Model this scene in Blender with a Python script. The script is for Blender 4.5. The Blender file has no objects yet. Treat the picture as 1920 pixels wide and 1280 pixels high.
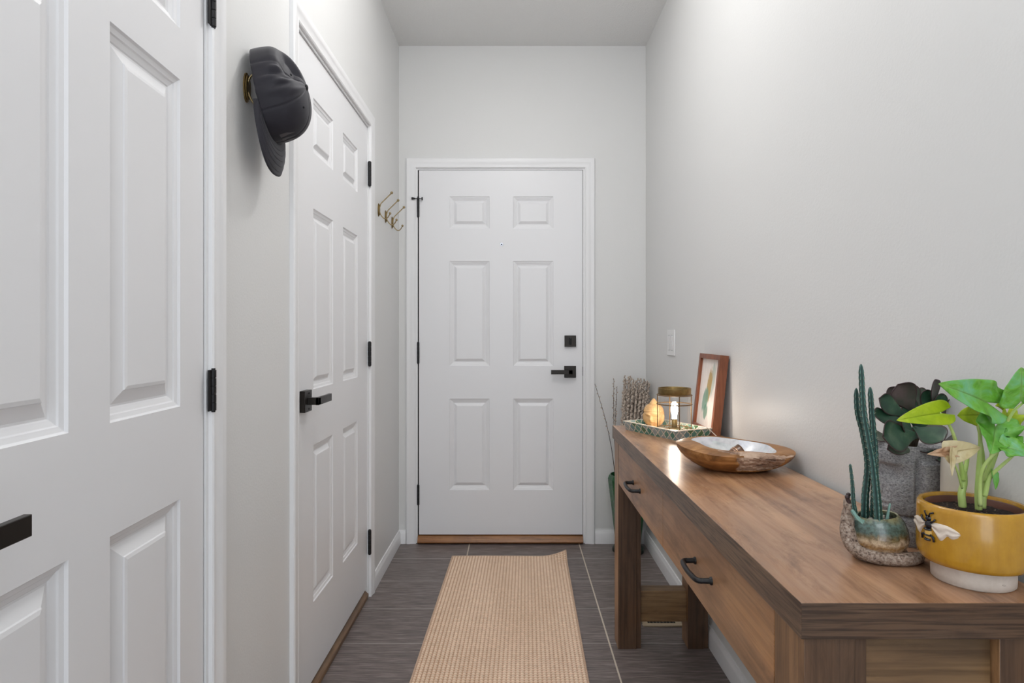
import bpy, bmesh, math, random
from math import sin, cos, pi, sqrt, radians, exp
from mathutils import Vector, Matrix, noise as mnoise
random.seed(7)
S = bpy.context.scene
COL = S.collection

# ------------------------------------------------------------------ camera
F = 1195.0                      # focal length in pixels of a 1920-wide frame
PX, PY, EYE = 966.0, 626.0, 1.167
cam = bpy.data.cameras.new('camera')
cam.sensor_width = 36.0
cam.lens = F / 1920 * 36.0
cam.shift_x = (960 - PX) / 1920
cam.shift_y = -(640 - PY) / 1920
cam.clip_start = 0.02
camo = bpy.data.objects.new('camera', cam)
camo.location = (0, 0, EYE)
camo.rotation_euler = (pi / 2, 0, 0)
COL.objects.link(camo)
S.camera = camo

# ------------------------------------------------------------------ light
W = bpy.data.worlds.new('world'); S.world = W; W.use_nodes = True
W.node_tree.nodes['Background'].inputs[0].default_value = (0.86, 0.925, 1.0, 1)
W.node_tree.nodes['Background'].inputs[1].default_value = 2.6

def area(name, loc, rot, sx, sy, power, color, shape='RECTANGLE'):
    l = bpy.data.lights.new(name, 'AREA'); l.shape = shape
    l.size = sx; l.size_y = sy; l.energy = power; l.color = color
    o = bpy.data.objects.new(name, l); o.location = loc; o.rotation_euler = rot
    COL.objects.link(o); return o
# the hall's ceiling fixture and two added fill panels
cl = bpy.data.lights.new('ceiling_light', 'POINT'); cl.energy = 10.5; cl.color = (1.0, 0.99, 0.975); cl.shadow_soft_size = 0.055
clo = bpy.data.objects.new('ceiling_light', cl); clo.location = (-0.02, 1.92, 2.60); COL.objects.link(clo)
area('hall_fill', (0.0, 1.2, 2.765), (0, 0, 0), 1.2, 3.2, 9.0, (1.0, 0.99, 0.985))  # unseen fill added over the hall to even the brightness
area('rear_fill', (0.0, -1.4, 2.76), (0, 0, 0), 1.2, 1.6, 15.0, (0.95, 0.975, 1.0))  # unseen fill added behind the camera
S.view_settings.view_transform = 'Standard'
S.view_settings.look = 'None'
S.view_settings.gamma = 1.0
S.view_settings.use_curve_mapping = False
S.view_settings.exposure = 0.15

# ------------------------------------------------------------------ helpers
def at(px, py, Y):
    return Vector(((px - PX) / F * Y, Y, EYE + (PY - py) / F * Y))

class G:
    """collects vertices and faces for one mesh"""
    def __init__(s): s.v = []; s.f = []; s.m = []; s.uv = {}
    def add(s, vs, fs, mi=0):
        b = len(s.v); s.v += [tuple(p) for p in vs]
        s.f += [tuple(i + b for i in f) for f in fs]; s.m += [mi] * len(fs); return b
    def box(s, x0, x1, y0, y1, z0, z1, mi=0, fr=None):
        vs = [(x, y, z) for z in (z0, z1) for y in (y0, y1) for x in (x0, x1)]
        if fr: vs = [fr(*p) for p in vs]
        s.add(vs, [(0, 2, 3, 1), (4, 5, 7, 6), (0, 1, 5, 4), (2, 6, 7, 3), (0, 4, 6, 2), (1, 3, 7, 5)], mi); return s
    def grid(s, fn, nu, nv, mi=0, wrap_u=False, wrap_v=False):
        vs = []
        for i in range(nu + (0 if wrap_u else 1)):
            for j in range(nv + (0 if wrap_v else 1)): vs.append(fn(i / nu, j / nv))
        cu, cv = (nu if wrap_u else nu + 1), (nv if wrap_v else nv + 1)
        fs = [((i % cu) * cv + j % cv, ((i + 1) % cu) * cv + j % cv, ((i + 1) % cu) * cv + (j + 1) % cv, (i % cu) * cv + (j + 1) % cv)
              for i in range(nu) for j in range(nv)]
        s.add(vs, fs, mi); return s
    def lathe(s, prof, n=32, c=(0, 0, 0), mi=0, sx=1, sy=1):
        k = len(prof); vs = []
        for i in range(n):
            a = 2 * pi * i / n
            for r, z in prof: vs.append((c[0] + r * cos(a) * sx, c[1] + r * sin(a) * sy, c[2] + z))
        fs = [(i * k + j, ((i + 1) % n) * k + j, ((i + 1) % n) * k + j + 1, i * k + j + 1) for i in range(n) for j in range(k - 1)]
        s.add(vs, fs, mi)
        return s
    def disc(s, r, z, n=32, c=(0, 0, 0), mi=0):
        s.add([(c[0] + r * cos(2 * pi * i / n), c[1] + r * sin(2 * pi * i / n), c[2] + z) for i in range(n)], [tuple(range(n))], mi); return s
    def tube(s, pts, rad, n=10, mi=0, caps=True, closed=False):
        pts = [Vector(p) for p in pts]; m = len(pts)
        rr = rad if isinstance(rad, (list, tuple)) else [rad] * m
        nrm = None; vs = []
        for i in range(m):
            if closed: t = pts[(i + 1) % m] - pts[i - 1]
            else: t = pts[min(i + 1, m - 1)] - pts[max(i - 1, 0)]
            t.normalize()
            if nrm is None:
                nrm = t.orthogonal().normalized()
            else:
                nrm = (nrm - t * nrm.dot(t)).normalized()
            b = t.cross(nrm)
            for j in range(n):
                a = 2 * pi * j / n; vs.append(pts[i] + (nrm * cos(a) + b * sin(a)) * rr[i])
        fs = []
        for i in range(m if closed else m - 1):
            for j in range(n):
                k = (i + 1) % m
                fs.append((i * n + j, i * n + (j + 1) % n, k * n + (j + 1) % n, k * n + j))
        if caps and not closed:
            fs.append(tuple(range(n))[::-1]); fs.append(tuple((m - 1) * n + j for j in range(n)))
        s.add(vs, fs, mi); return s
    def ball(s, c, rx, ry=None, rz=None, nu=16, nv=10, mi=0, rot=None):
        ry = ry or rx; rz = rz or rx; c = Vector(c); vs = []; fs = []
        for j in range(1, nv):
            la = -pi / 2 + pi * j / nv
            for i in range(nu):
                lo = 2 * pi * i / nu
                p = Vector((rx * cos(la) * cos(lo), ry * cos(la) * sin(lo), rz * sin(la)))
                if rot: p = rot @ p
                vs.append(c + p)
        a = len(vs)
        lo_, hi_ = Vector((0, 0, -rz)), Vector((0, 0, rz))
        if rot: lo_, hi_ = rot @ lo_, rot @ hi_
        vs += [c + lo_, c + hi_]
        for j in range(nv - 2):
            for i in range(nu):
                fs.append((j * nu + i, j * nu + (i + 1) % nu, (j + 1) * nu + (i + 1) % nu, (j + 1) * nu + i))
        for i in range(nu):
            fs.append((a, (i + 1) % nu, i)); fs.append((a + 1, (nv - 2) * nu + i, (nv - 2) * nu + (i + 1) % nu))
        s.add(vs, fs, mi); return s
    def prism(s, poly, z0, z1, fr=None, mi=0):
        n = len(poly); vs = [(x, y, z0) for x, y in poly] + [(x, y, z1) for x, y in poly]
        if fr: vs = [fr(*p) for p in vs]
        fs = [tuple(range(n))[::-1], tuple(range(n, 2 * n))] + [(i, (i + 1) % n, n + (i + 1) % n, n + i) for i in range(n)]
        s.add(vs, fs, mi); return s

def bez(pts, n=16):
    """smooth curve through points (Catmull-Rom)"""
    P = [Vector(p) for p in pts]; P = [2 * P[0] - P[1]] + P + [2 * P[-1] - P[-2]]; out = []
    for i in range(1, len(P) - 2):
        for k in range(n):
            t = k / n; a, b, c, d = P[i - 1:i + 3]
            out.append(0.5 * ((2 * b) + (c - a) * t + (2 * a - 5 * b + 4 * c - d) * t * t + (3 * b - a - 3 * c + d) * t ** 3))
    out.append(P[-2]); return out

def wpos(o):
    p = Vector(o.location)
    while o.parent: o = o.parent; p += Vector(o.location)
    return p

def mk(name, g, mats, parent=None, origin=None, smooth=35, bevel=0, seg=2, subsurf=0, solid=0, recalc=True, local=False):
    """links one mesh object; g holds world coordinates unless local"""
    if not isinstance(mats, (list, tuple)): mats = [mats]
    o0 = Vector((0, 0, 0)) if local else (wpos(parent) if parent is not None else Vector(origin or (0, 0, 0)))
    me = bpy.data.meshes.new(name)
    me.from_pydata([tuple(Vector(p) - o0) for p in g.v], [], g.f)
    for m in mats: me.materials.append(m)
    if len(mats) > 1: me.polygons.foreach_set('material_index', g.m)
    if recalc:
        bm = bmesh.new(); bm.from_mesh(me)
        bmesh.ops.remove_doubles(bm, verts=bm.verts, dist=1e-6)
        bmesh.ops.recalc_face_normals(bm, faces=bm.faces); bm.to_mesh(me); bm.free()
    if smooth:
        me.shade_smooth()
        if smooth < 180: me.set_sharp_from_angle(angle=radians(smooth))
    o = bpy.data.objects.new(name, me); COL.objects.link(o)
    if parent is not None: o.parent = parent
    else: o.location = o0 if not local else (origin or (0, 0, 0))
    if solid:
        q = o.modifiers.new('solid', 'SOLIDIFY'); q.thickness = solid; q.offset = 0
    if subsurf:
        q = o.modifiers.new('sub', 'SUBSURF'); q.levels = subsurf; q.render_levels = subsurf
    if bevel:
        q = o.modifiers.new('bevel', 'BEVEL'); q.width = bevel; q.segments = seg; q.limit_method = 'ANGLE'; q.angle_limit = radians(40)
        q.harden_normals = False
    return o

def tag(o, label, cat, group=None, kind=None):
    o['label'] = label; o['category'] = cat
    if group: o['group'] = group
    if kind: o['kind'] = kind
    return o

def thing(name, loc, label, cat, group=None, kind=None):
    o = bpy.data.objects.new(name, None); o.empty_display_size = 0.02
    o.location = loc; COL.objects.link(o); return tag(o, label, cat, group, kind)

def copy_tree(o, parent=None):
    c = o.copy(); COL.objects.link(c); c.parent = parent
    for ch in list(o.children): copy_tree(ch, c)
    return c

# ------------------------------------------------------------------ materials
def lin(r, g, b):
    f = lambda c: c / 12.92 if c <= 0.04045 else ((c + 0.055) / 1.055) ** 2.4
    return (f(r / 255), f(g / 255), f(b / 255), 1)

class M:
    def __init__(s, name, rough=0.5, color=(0.8, 0.8, 0.8, 1), metal=0.0, spec=None, coat=0.0):
        s.m = bpy.data.materials.new(name); s.m.use_nodes = True; s.t = s.m.node_tree
        s.b = s.t.nodes['Principled BSDF']; s.out = s.t.nodes['Material Output']
        s.b.inputs['Base Color'].default_value = color; s.b.inputs['Roughness'].default_value = rough
        s.b.inputs['Metallic'].default_value = metal
        if spec is not None: s.b.inputs['Specular IOR Level'].default_value = spec
        if coat: s.b.inputs['Coat Weight'].default_value = coat; s.b.inputs['Coat Roughness'].default_value = 0.08
        s._c = None
    def n(s, typ, **kw):
        x = s.t.nodes.new(typ)
        for k, v in kw.items():
            if isinstance(k, str) and hasattr(x, k): setattr(x, k, v)
            else: x.inputs[k].default_value = v
        return x
    def l(s, a, b): s.t.links.new(a, b)
    def coord(s, scale=(1, 1, 1), rot=(0, 0, 0), kind='Object', loc=(0, 0, 0)):
        c = s.n('ShaderNodeTexCoord'); mp = s.n('ShaderNodeMapping')
        mp.inputs['Scale'].default_value = scale; mp.inputs['Rotation'].default_value = rot; mp.inputs['Location'].default_value = loc
        s.l(c.outputs[kind], mp.inputs['Vector']); return mp.outputs['Vector']
    def noise(s, vec, scale, detail=4, rough=0.5, dist=0.0):
        x = s.n('ShaderNodeTexNoise'); x.inputs['Scale'].default_value = scale; x.inputs['Detail'].default_value = detail
        x.inputs['Roughness'].default_value = rough; x.inputs['Distortion'].default_value = dist
        if vec is not None: s.l(vec, x.inputs['Vector'])
        return x.outputs['Fac']
    def ramp(s, fac, stops, interp='LINEAR'):
        r = s.n('ShaderNodeValToRGB'); e = r.color_ramp.elements; r.color_ramp.interpolation = interp
        while len(e) < len(stops): e.new(0.5)
        for q, (p, c) in zip(e, stops): q.position = p; q.color = c
        s.l(fac, r.inputs['Fac']); return r.outputs['Color']
    def mix(s, fac, a, b, mode='MIX'):
        x = s.n('ShaderNodeMix'); x.data_type = 'RGBA'; x.blend_type = mode
        for sock, val in ((x.inputs[0], fac), (x.inputs[6], a), (x.inputs[7], b)):
            if isinstance(val, (tuple, list)) or isinstance(val, (int, float)): sock.default_value = val
            else: s.l(val, sock)
        return x.outputs[2]
    def math(s, op, a, b=None, c=None, clamp=False):
        x = s.n('ShaderNodeMath'); x.operation = op; x.use_clamp = clamp
        for i, v in enumerate((a, b, c)):
            if v is None: continue
            if isinstance(v, (int, float)): x.inputs[i].default_value = v
            else: s.l(v, x.inputs[i])
        return x.outputs[0]
    def sep(s, vec):
        x = s.n('ShaderNodeSeparateXYZ'); s.l(vec, x.inputs[0]); return x.outputs
    def color(s, c): s.l(c, s.b.inputs['Base Color']); return s
    def roughness(s, c): s.l(c, s.b.inputs['Roughness']); return s
    def bump(s, h, strength=0.2, dist=0.01):
        x = s.n('ShaderNodeBump'); x.inputs['Strength'].default_value = strength; x.inputs['Distance'].default_value = dist
        s.l(h, x.inputs['Height']); s.l(x.outputs[0], s.b.inputs['Normal']); return s

def simple(name, rgb, rough=0.5, metal=0.0, var=0.0, vscale=20, bump=0.0, bscale=200, spec=None, coat=0.0):
    m = M(name, rough, lin(*rgb), metal, spec, coat)
    if var:
        f = m.noise(m.coord(), vscale, 5, 0.6)
        a = lin(*[max(0, c * (1 - var)) for c in rgb]); b = lin(*[min(255, c * (1 + var)) for c in rgb])
        m.color(m.ramp(f, [(0.3, a), (0.7, b)]))
    if bump:
        m.bump(m.noise(m.coord(), bscale, 3, 0.6), bump, 0.002)
    return m.m

def wall_paint(name, rgb, rough=0.42, bscale=160, bstr=0.10, big=0.0):
    m = M(name, rough, lin(*rgb), spec=0.35)
    h = m.noise(m.coord(), bscale, 2, 0.55)
    m.bump(h, bstr, 0.004); return m.m

MAT = {}
MAT['wall'] = wall_paint('wall_paint', (227, 227, 226))
MAT['ceiling'] = wall_paint('ceiling_texture', (238, 238, 237), 0.9, 110, 0.55)
MAT['trim'] = simple('white_trim_paint', (240, 240, 241), 0.34)
MAT['door'] = simple('white_door_paint', (238, 238, 240), 0.36, bump=0.02, bscale=60)
MAT['black'] = simple('black_hardware', (26, 25, 27), 0.42, 0.3)
MAT['bronze'] = simple('dark_bronze_hardware', (46, 42, 39), 0.36, 0.6)
MAT['flat_black'] = simple('flat_black_finish', (10, 10, 10), 0.8)
MAT['brass'] = simple('antique_brass', (158, 140, 104), 0.34, 0.85, var=0.12, vscale=90)
MAT['cagebrass'] = simple('cage_brass', (112, 84, 46), 0.45, 0.6)
MAT['darkbrass'] = simple('aged_brass', (132, 110, 68), 0.4, 0.8, var=0.1, vscale=60)
MAT['plastic'] = simple('white_plastic', (236, 236, 236), 0.3)
MAT['steel'] = simple('steel', (170, 172, 178), 0.25, 1.0)

def wood(name, axis, dark, mid, light, rough=0.34, fine=1.0, broad=1.0, seed=0.0, fs=1.0, spec=0.5):
    """laminate wood: long cathedral bands and fine grain along one axis (0 x, 1 y, 2 z)"""
    m = M(name, rough, spec=spec)
    sc = [1.0, 1.0, 1.0]; sc[axis] = 0.10
    v = m.coord(tuple(sc), loc=(seed, seed * 1.7, seed * 0.6))
    b = m.noise(v, 7.0 * broad, 6, 0.62, 0.45)
    sc2 = [1.0, 1.0, 1.0]; sc2[axis] = 0.028
    v2 = m.coord(tuple(sc2), loc=(seed, seed, seed))
    f = m.noise(v2, 120.0 * fs, 4, 0.6, 0.3)
    sc3 = [1.0, 1.0, 1.0]; sc3[axis] = 0.22
    k = m.noise(m.coord(tuple(sc3), loc=(seed * 2, 0, seed)), 26.0, 7, 0.72, 0.5)
    c = m.ramp(b, [(0.30, lin(*dark)), (0.50, lin(*mid)), (0.70, lin(*light))])
    fr = m.ramp(f, [(0.38, (0.40, 0.36, 0.34, 1)), (0.54, (1, 1, 1, 1))])
    c = m.mix(min(1, 0.62 * fine), c, fr, 'MULTIPLY')
    kr = m.ramp(k, [(0.34, (0.30, 0.26, 0.25, 1)), (0.50, (1, 1, 1, 1))])
    c = m.mix(0.50, c, kr, 'MULTIPLY')
    gn = m.noise(m.coord(tuple(0.5 if i == axis else 1.0 for i in range(3)), loc=(seed, 3, seed * 3)), 5.0, 4, 0.6, 0.8)
    c = m.mix(0.55, c, m.ramp(gn, [(0.36, lin(205, 196, 200)), (0.5, (1, 1, 1, 1)), (0.66, lin(255, 236, 208))]), 'MULTIPLY')
    m.color(c); m.bump(f, 0.06 * fine, 0.002); return m.m

MAT['top_wood'] = wood('oak_top', 1, (118, 88, 68), (182, 140, 108), (222, 180, 140), 0.27, 0.4, 0.8, 0.3, 0.6)
MAT['drawer_wood'] = wood('oak_drawer', 1, (122, 92, 68), (168, 126, 92), (200, 150, 104), 0.40, 0.5, 1.0, 2.3)
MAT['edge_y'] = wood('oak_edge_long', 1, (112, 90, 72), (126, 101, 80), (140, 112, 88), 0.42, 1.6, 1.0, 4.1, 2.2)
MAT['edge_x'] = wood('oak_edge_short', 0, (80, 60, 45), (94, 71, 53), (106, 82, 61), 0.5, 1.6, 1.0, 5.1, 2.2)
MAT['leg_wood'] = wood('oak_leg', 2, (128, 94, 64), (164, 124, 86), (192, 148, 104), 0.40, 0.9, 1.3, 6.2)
MAT['leg_shaded'] = wood('oak_leg_shaded', 2, (74, 54, 40), (98, 72, 52), (128, 94, 66), 0.42, 0.9, 1.5, 9.4)
MAT['panel_wood'] = wood('oak_panel', 0, (98, 76, 52), (138, 108, 74), (164, 132, 94), 0.42, 0.8, 1.4, 8.2)
MAT['sill_wood'] = wood('oak_sill', 0, (120, 76, 38), (158, 106, 58), (182, 128, 76), 0.35, 0.8, 1.5, 1.2)
MAT['sill_wood_y'] = wood('oak_sill_long', 1, (110, 84, 58), (140, 108, 76), (160, 128, 94), 0.45, 0.8, 1.5, 3.2)

# floor: stacked 12x24 in tiles, brushed streaks across the hall, pale joints
def floor_mat():
    m = M('floor_tile', 0.42, spec=0.4)
    v = m.coord(); xyz = m.sep(v)
    tx = m.math('DIVIDE', m.math('ADD', xyz[0], 0.254), 0.6096)
    ty = m.math('DIVIDE', m.math('ADD', xyz[1], -3.317 + 10 * 0.3036), 0.3036)
    fx = m.math('ABSOLUTE', m.math('SUBTRACT', m.math('FRACT', m.math('ADD', tx, 0.5)), 0.5))
    fy = m.math('ABSOLUTE', m.math('SUBTRACT', m.math('FRACT', m.math('ADD', ty, 0.5)), 0.5))
    gx = m.math('LESS_THAN', m.math('MULTIPLY', fx, 0.6096), 0.0030)
    gy = m.math('LESS_THAN', m.math('MULTIPLY', fy, 0.3036), 0.0021)
    st = m.noise(m.coord((0.05, 1.0, 1.0)), 210.0, 4, 0.62, 0.15)
    st2 = m.noise(m.coord((0.03, 1.0, 1.0), loc=(3, 2, 0)), 60.0, 3, 0.6, 0.1)
    c = m.ramp(st, [(0.32, lin(94, 85, 83)), (0.50, lin(126, 115, 112)), (0.68, lin(164, 154, 150))])
    c = m.mix(0.35, c, m.ramp(st2, [(0.35, lin(120, 112, 108)), (0.65, lin(255, 250, 246))]), 'MULTIPLY')
    cell = m.n('ShaderNodeCombineXYZ'); m.l(m.math('FLOOR', tx), cell.inputs[0]); m.l(m.math('FLOOR', ty), cell.inputs[1])
    wn = m.n('ShaderNodeTexWhiteNoise'); m.l(cell.outputs[0], wn.inputs['Vector'])
    c = m.mix(0.3, c, m.ramp(wn.outputs['Value'], [(0, lin(225, 222, 220)), (1, lin(255, 255, 255))]), 'MULTIPLY')
    c = m.mix(gy, c, lin(176, 170, 164)); c = m.mix(gx, c, lin(206, 194, 178))
    m.color(c)
    g = m.math('MAXIMUM', gx, gy)
    m.roughness(m.math('ADD', m.math('MULTIPLY', g, 0.4), 0.40))
    m.bump(m.math('SUBTRACT', m.math('MULTIPLY', st, 0.25), g), 0.25, 0.002)
    return m.m
MAT['floor'] = floor_mat()

# ------------------------------------------------------------------ setting
LW, RW, BW, CEIL = -0.649, 0.729, 3.557, 2.774
YB = -2.6
JT = 2.083            # underside of the head jambs
def struct(name, g, mat, label=None, cat=None, **kw):
    o = mk(name, g, mat, **kw); o['kind'] = 'structure'
    if label: o['label'] = label; o['category'] = cat
    return o

struct('floor', G().box(-0.95, 0.95, YB, BW + 0.2, -0.08, 0), MAT['floor'], 'dark grey brushed rectangular floor tiles with pale joints', 'floor', smooth=0)
struct('ceiling', G().box(-0.95, 0.95, YB, BW + 0.2, CEIL, CEIL + 0.08), MAT['ceiling'], 'light grey textured ceiling over the hall', 'ceiling', smooth=0)
g = G()
for a, b, z0 in ((YB, 0.540, 0), (0.540, 1.360, JT + 0.02), (1.360, 1.875, 0), (1.875, 2.843, JT + 0.02), (2.843, BW + 0.2, 0)):
    g.box(LW - 0.12, LW, a, b, z0, CEIL)
g.box(LW - 0.20, LW - 0.12, 0.4, 2.95, 0, JT + 0.1)  # plate added behind the door openings to block stray outside light
struct('wall_left', g, MAT['wall'], 'pale grey wall with the two white doors on the left', 'wall', smooth=0)
def rwx(y): return 0.7385 - 0.0095 * (y / BW)          # the right wall runs very slightly out of parallel
g = G()
vs = [(rwx(YB), YB), (rwx(BW + .2), BW + 0.2), (0.95, BW + 0.2), (0.95, YB)]
g.prism(vs, 0, CEIL)
struct('wall_right', g, MAT['wall'], 'pale grey wall behind the console table', 'wall', smooth=0)
g = G()
g.box(LW - 0.12, -0.566, BW, BW + 0.12, 0, CEIL); g.box(0.401, 0.9, BW, BW + 0.12, 0, CEIL)
g.box(-0.566, 0.401, BW, BW + 0.12, JT + 0.02, CEIL); g.box(-0.6, 0.45, BW + 0.12, BW + 0.2, 0, JT + 0.1)  # last box: plate added behind the entry to block outside light
struct('wall_back', g, MAT['wall'], 'pale grey end wall around the entry door', 'wall', smooth=0)

def FR(O, U, N):
    O, U, N = Vector(O), Vector(U).normalized(), Vector(N).normalized()
    return lambda u, n, z: O + U * u + N * n + Vector((0, 0, z))
FB = FR((0, BW, 0), (1, 0, 0), (0, -1, 0))
FL = FR((LW, 0, 0), (0, 1, 0), (1, 0, 0))
CAS = [(0, -0.001), (0, 0.008), (0.004, 0.0105), (0.009, 0.0085), (0.013, 0.009), (0.028, 0.0118), (0.032, 0.0142),
       (0.040, 0.0152), (0.050, 0.0150), (0.054, 0.012), (0.054, -0.001)]
def casing(fr, u0, u1, zt, g, prof=CAS):
    k = len(prof); vs = []
    for side, top in ((0, 0), (0, 1), (1, 1), (1, 0)):
        for w, d in prof:
            u = (u0 - w) if side == 0 else (u1 + w)
            vs.append(fr(u, d, (zt + w) if top else 0.0))
    fs = [(i * k + j, (i + 1) * k + j, (i + 1) * k + j + 1, i * k + j + 1) for i in range(3) for j in range(k - 1)]
    g.add(vs, fs)
def jamb(fr, u0, u1, zt, g, t=0.02, depth=0.118):
    g.box(u0 - t, u0, -depth, -0.0005, 0, zt + t, fr=fr); g.box(u1, u1 + t, -depth, -0.0005, 0, zt + t, fr=fr)
    g.box(u0, u1, -depth, -0.0005, zt, zt + t, fr=fr)
def doorframe(n, fr, u0, u1, label, rv=0.009):
    g = G(); casing(fr, u0 - rv, u1 + rv, JT + rv, g); jamb(fr, u0, u1, JT, g)
    o = struct('trim_%d' % n, g, MAT['trim'], label, 'door trim', smooth=30)
    h = G()                                               # black strips added so the door gaps look deep in shade
    h.box(u0, u0 + 0.012, -0.075, -0.052, 0.03, JT, fr=fr); h.box(u1 - 0.012, u1, -0.075, -0.052, 0.03, JT, fr=fr)
    h.box(u0, u1, -0.075, -0.052, JT - 0.012, JT, fr=fr)
    if fr is FB:
        h.box(u0, u0 + 0.0062, -0.030, -0.008, 0.046, JT, fr=fr); h.box(u1 - 0.0022, u1, -0.030, -0.008, 0.046, JT, fr=fr); h.box(u0, u1, -0.030, -0.008, JT - 0.0018, JT, fr=fr)
    e = mk('gap_shade', h, MAT['flat_black'], parent=o, smooth=0)
    return o
doorframe(1, FL, 0.560, 1.340, 'white moulded casing around the near left door')
doorframe(2, FL, 1.895, 2.823, 'white moulded casing around the left door beyond the cap')
doorframe(3, FB, -0.544, 0.379, 'white moulded casing around the entry door')

BASE = [(0, 0.0), (0.012, 0.0), (0.012, 0.055), (0.0105, 0.060), (0.007, 0.066), (0.005, 0.074), (0, 0.075)]
def baseboard(name, fr, runs, label):
    g = G()
    for u0, u1 in runs:
        k = len(BASE); vs = [fr(u, d - (0.001 if d == 0 else 0), z) for u in (u0, u1) for d, z in BASE]
        g.add(vs, [(j, k + j, k + (j + 1) % k, (j + 1) % k) for j in range(k)] + [tuple(range(k)), tuple(range(k, 2 * k))])
    return struct(name, g, MAT['trim'], label, 'baseboard', smooth=30)
baseboard('baseboard_left', FL, ((YB, 0.495), (1.405, 1.830), (2.888, BW - 0.012)), 'white baseboard along the left wall')
baseboard('baseboard_back', FB, ((LW, -0.609), (0.444, rwx(BW) - 0.012)), 'white baseboard along the end wall beside the entry door')
RU = Vector((rwx(BW), BW, 0)) - Vector((rwx(0), 0, 0)); RU.normalize()
FRW = FR((rwx(0), 0, 0), RU, (-RU.y, RU.x, 0))
baseboard('baseboard_right', FRW, ((YB, BW),), 'white baseboard along the wall behind the console table')

# thresholds
g = G()
g.prism([(0.0, 0.002), (0.040, 0.006), (0.046, 0.014), (0.032, 0.030), (0.026, 0.043), (-0.10, 0.043), (-0.10, 0.002)], -0.543, 0.378,
        fr=lambda a, b, u: FB(u, a - 0.016, b))
struct('trim_4', g, MAT['sill_wood'], 'brown wooden sill under the entry door', 'door sill', smooth=30, bevel=0.002)
g = G()
g.prism([(0.0, 0.001), (0.012, 0.003), (0.012, 0.018), (-0.004, 0.032), (-0.012, 0.034), (-0.07, 0.034), (-0.07, 0.001)], 1.896, 2.822,
        fr=lambda a, b, u: FL(u, a - 0.012, b))
struct('trim_5', g, MAT['sill_wood_y'], 'worn brown wooden sill under the left door beyond the cap', 'door sill', smooth=30, bevel=0.0015)
g = G()
g.prism([(0.0, 0.001), (0.012, 0.003), (0.012, 0.018), (-0.004, 0.032), (-0.012, 0.034), (-0.07, 0.034), (-0.07, 0.001)], 0.561, 1.339,
        fr=lambda a, b, u: FL(u, a - 0.012, b))
struct('trim_6', g, MAT['sill_wood_y'], 'brown wooden sill under the near left door', 'door sill', smooth=30, bevel=0.0015)

# ------------------------------------------------------------------ doors
PANEL = [(0, 0), (0.003, -0.0035), (0.0105, -0.0055), (0.0125, -0.0075), (0.0205, -0.0105), (0.0225, -0.0120), (0.026, -0.0120),
         (0.047, -0.0050), (0.0485, -0.0032), (0.0545, -0.0020)]
def panel_door(name, fr, W, z0, z1, cols, rows, label, mat, th=0.044, deep=1.0, field=0.0545):
    """six-panel slab; u 0..W, face at n=0; cols/rows are the panel spans"""
    g = G()
    us = sorted({0, W, *[c for p in cols for c in p]}); zs = sorted({z0, z1, *[c for p in rows for c in p]})
    for i in range(len(us) - 1):
        for j in range(len(zs) - 1):
            if any(abs(us[i] - c[0]) < 1e-6 for c in cols) and any(abs(zs[j] - r[0]) < 1e-6 for r in rows):
                a, b, c, d = us[i], us[i + 1], zs[j], zs[j + 1]
                ring = None
                for w, n in PANEL:
                    if w > 0.026: w = 0.026 + (w - 0.026) * (field - 0.026) / 0.0285
                    vs = [fr(a + w, n * deep, c + w), fr(b - w, n * deep, c + w), fr(b - w, n * deep, d - w), fr(a + w, n * deep, d - w)]
                    k = g.add(vs, [])
                    if ring is not None:
                        for q in range(4):
                            g.f.append((ring + q, ring + (q + 1) % 4, k + (q + 1) % 4, k + q)); g.m.append(0)
                    ring = k
                g.f.append((ring, ring + 1, ring + 2, ring + 3)); g.m.append(0)
            else:
                g.add([fr(us[i], 0, zs[j]), fr(us[i + 1], 0, zs[j]), fr(us[i + 1], 0, zs[j + 1]), fr(us[i], 0, zs[j + 1])], [(0, 1, 2, 3)])
    # edges and back
    for a, b in (((0, z0), (W, z0)), ((W, z0), (W, z1)), ((W, z1), (0, z1)), ((0, z1), (0, z0))):
        g.add([fr(a[0], 0, a[1]), fr(b[0], 0, b[1]), fr(b[0], -th, b[1]), fr(a[0], -th, a[1])], [(0, 1, 2, 3)])
    g.add([fr(0, -th, z0), fr(W, -th, z0), fr(W, -th, z1), fr(0, -th, z1)], [(0, 1, 2, 3)])
    o = struct(name, g, mat, label, 'door', smooth=9, origin=fr(0, 0, z0))
    return o

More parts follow.
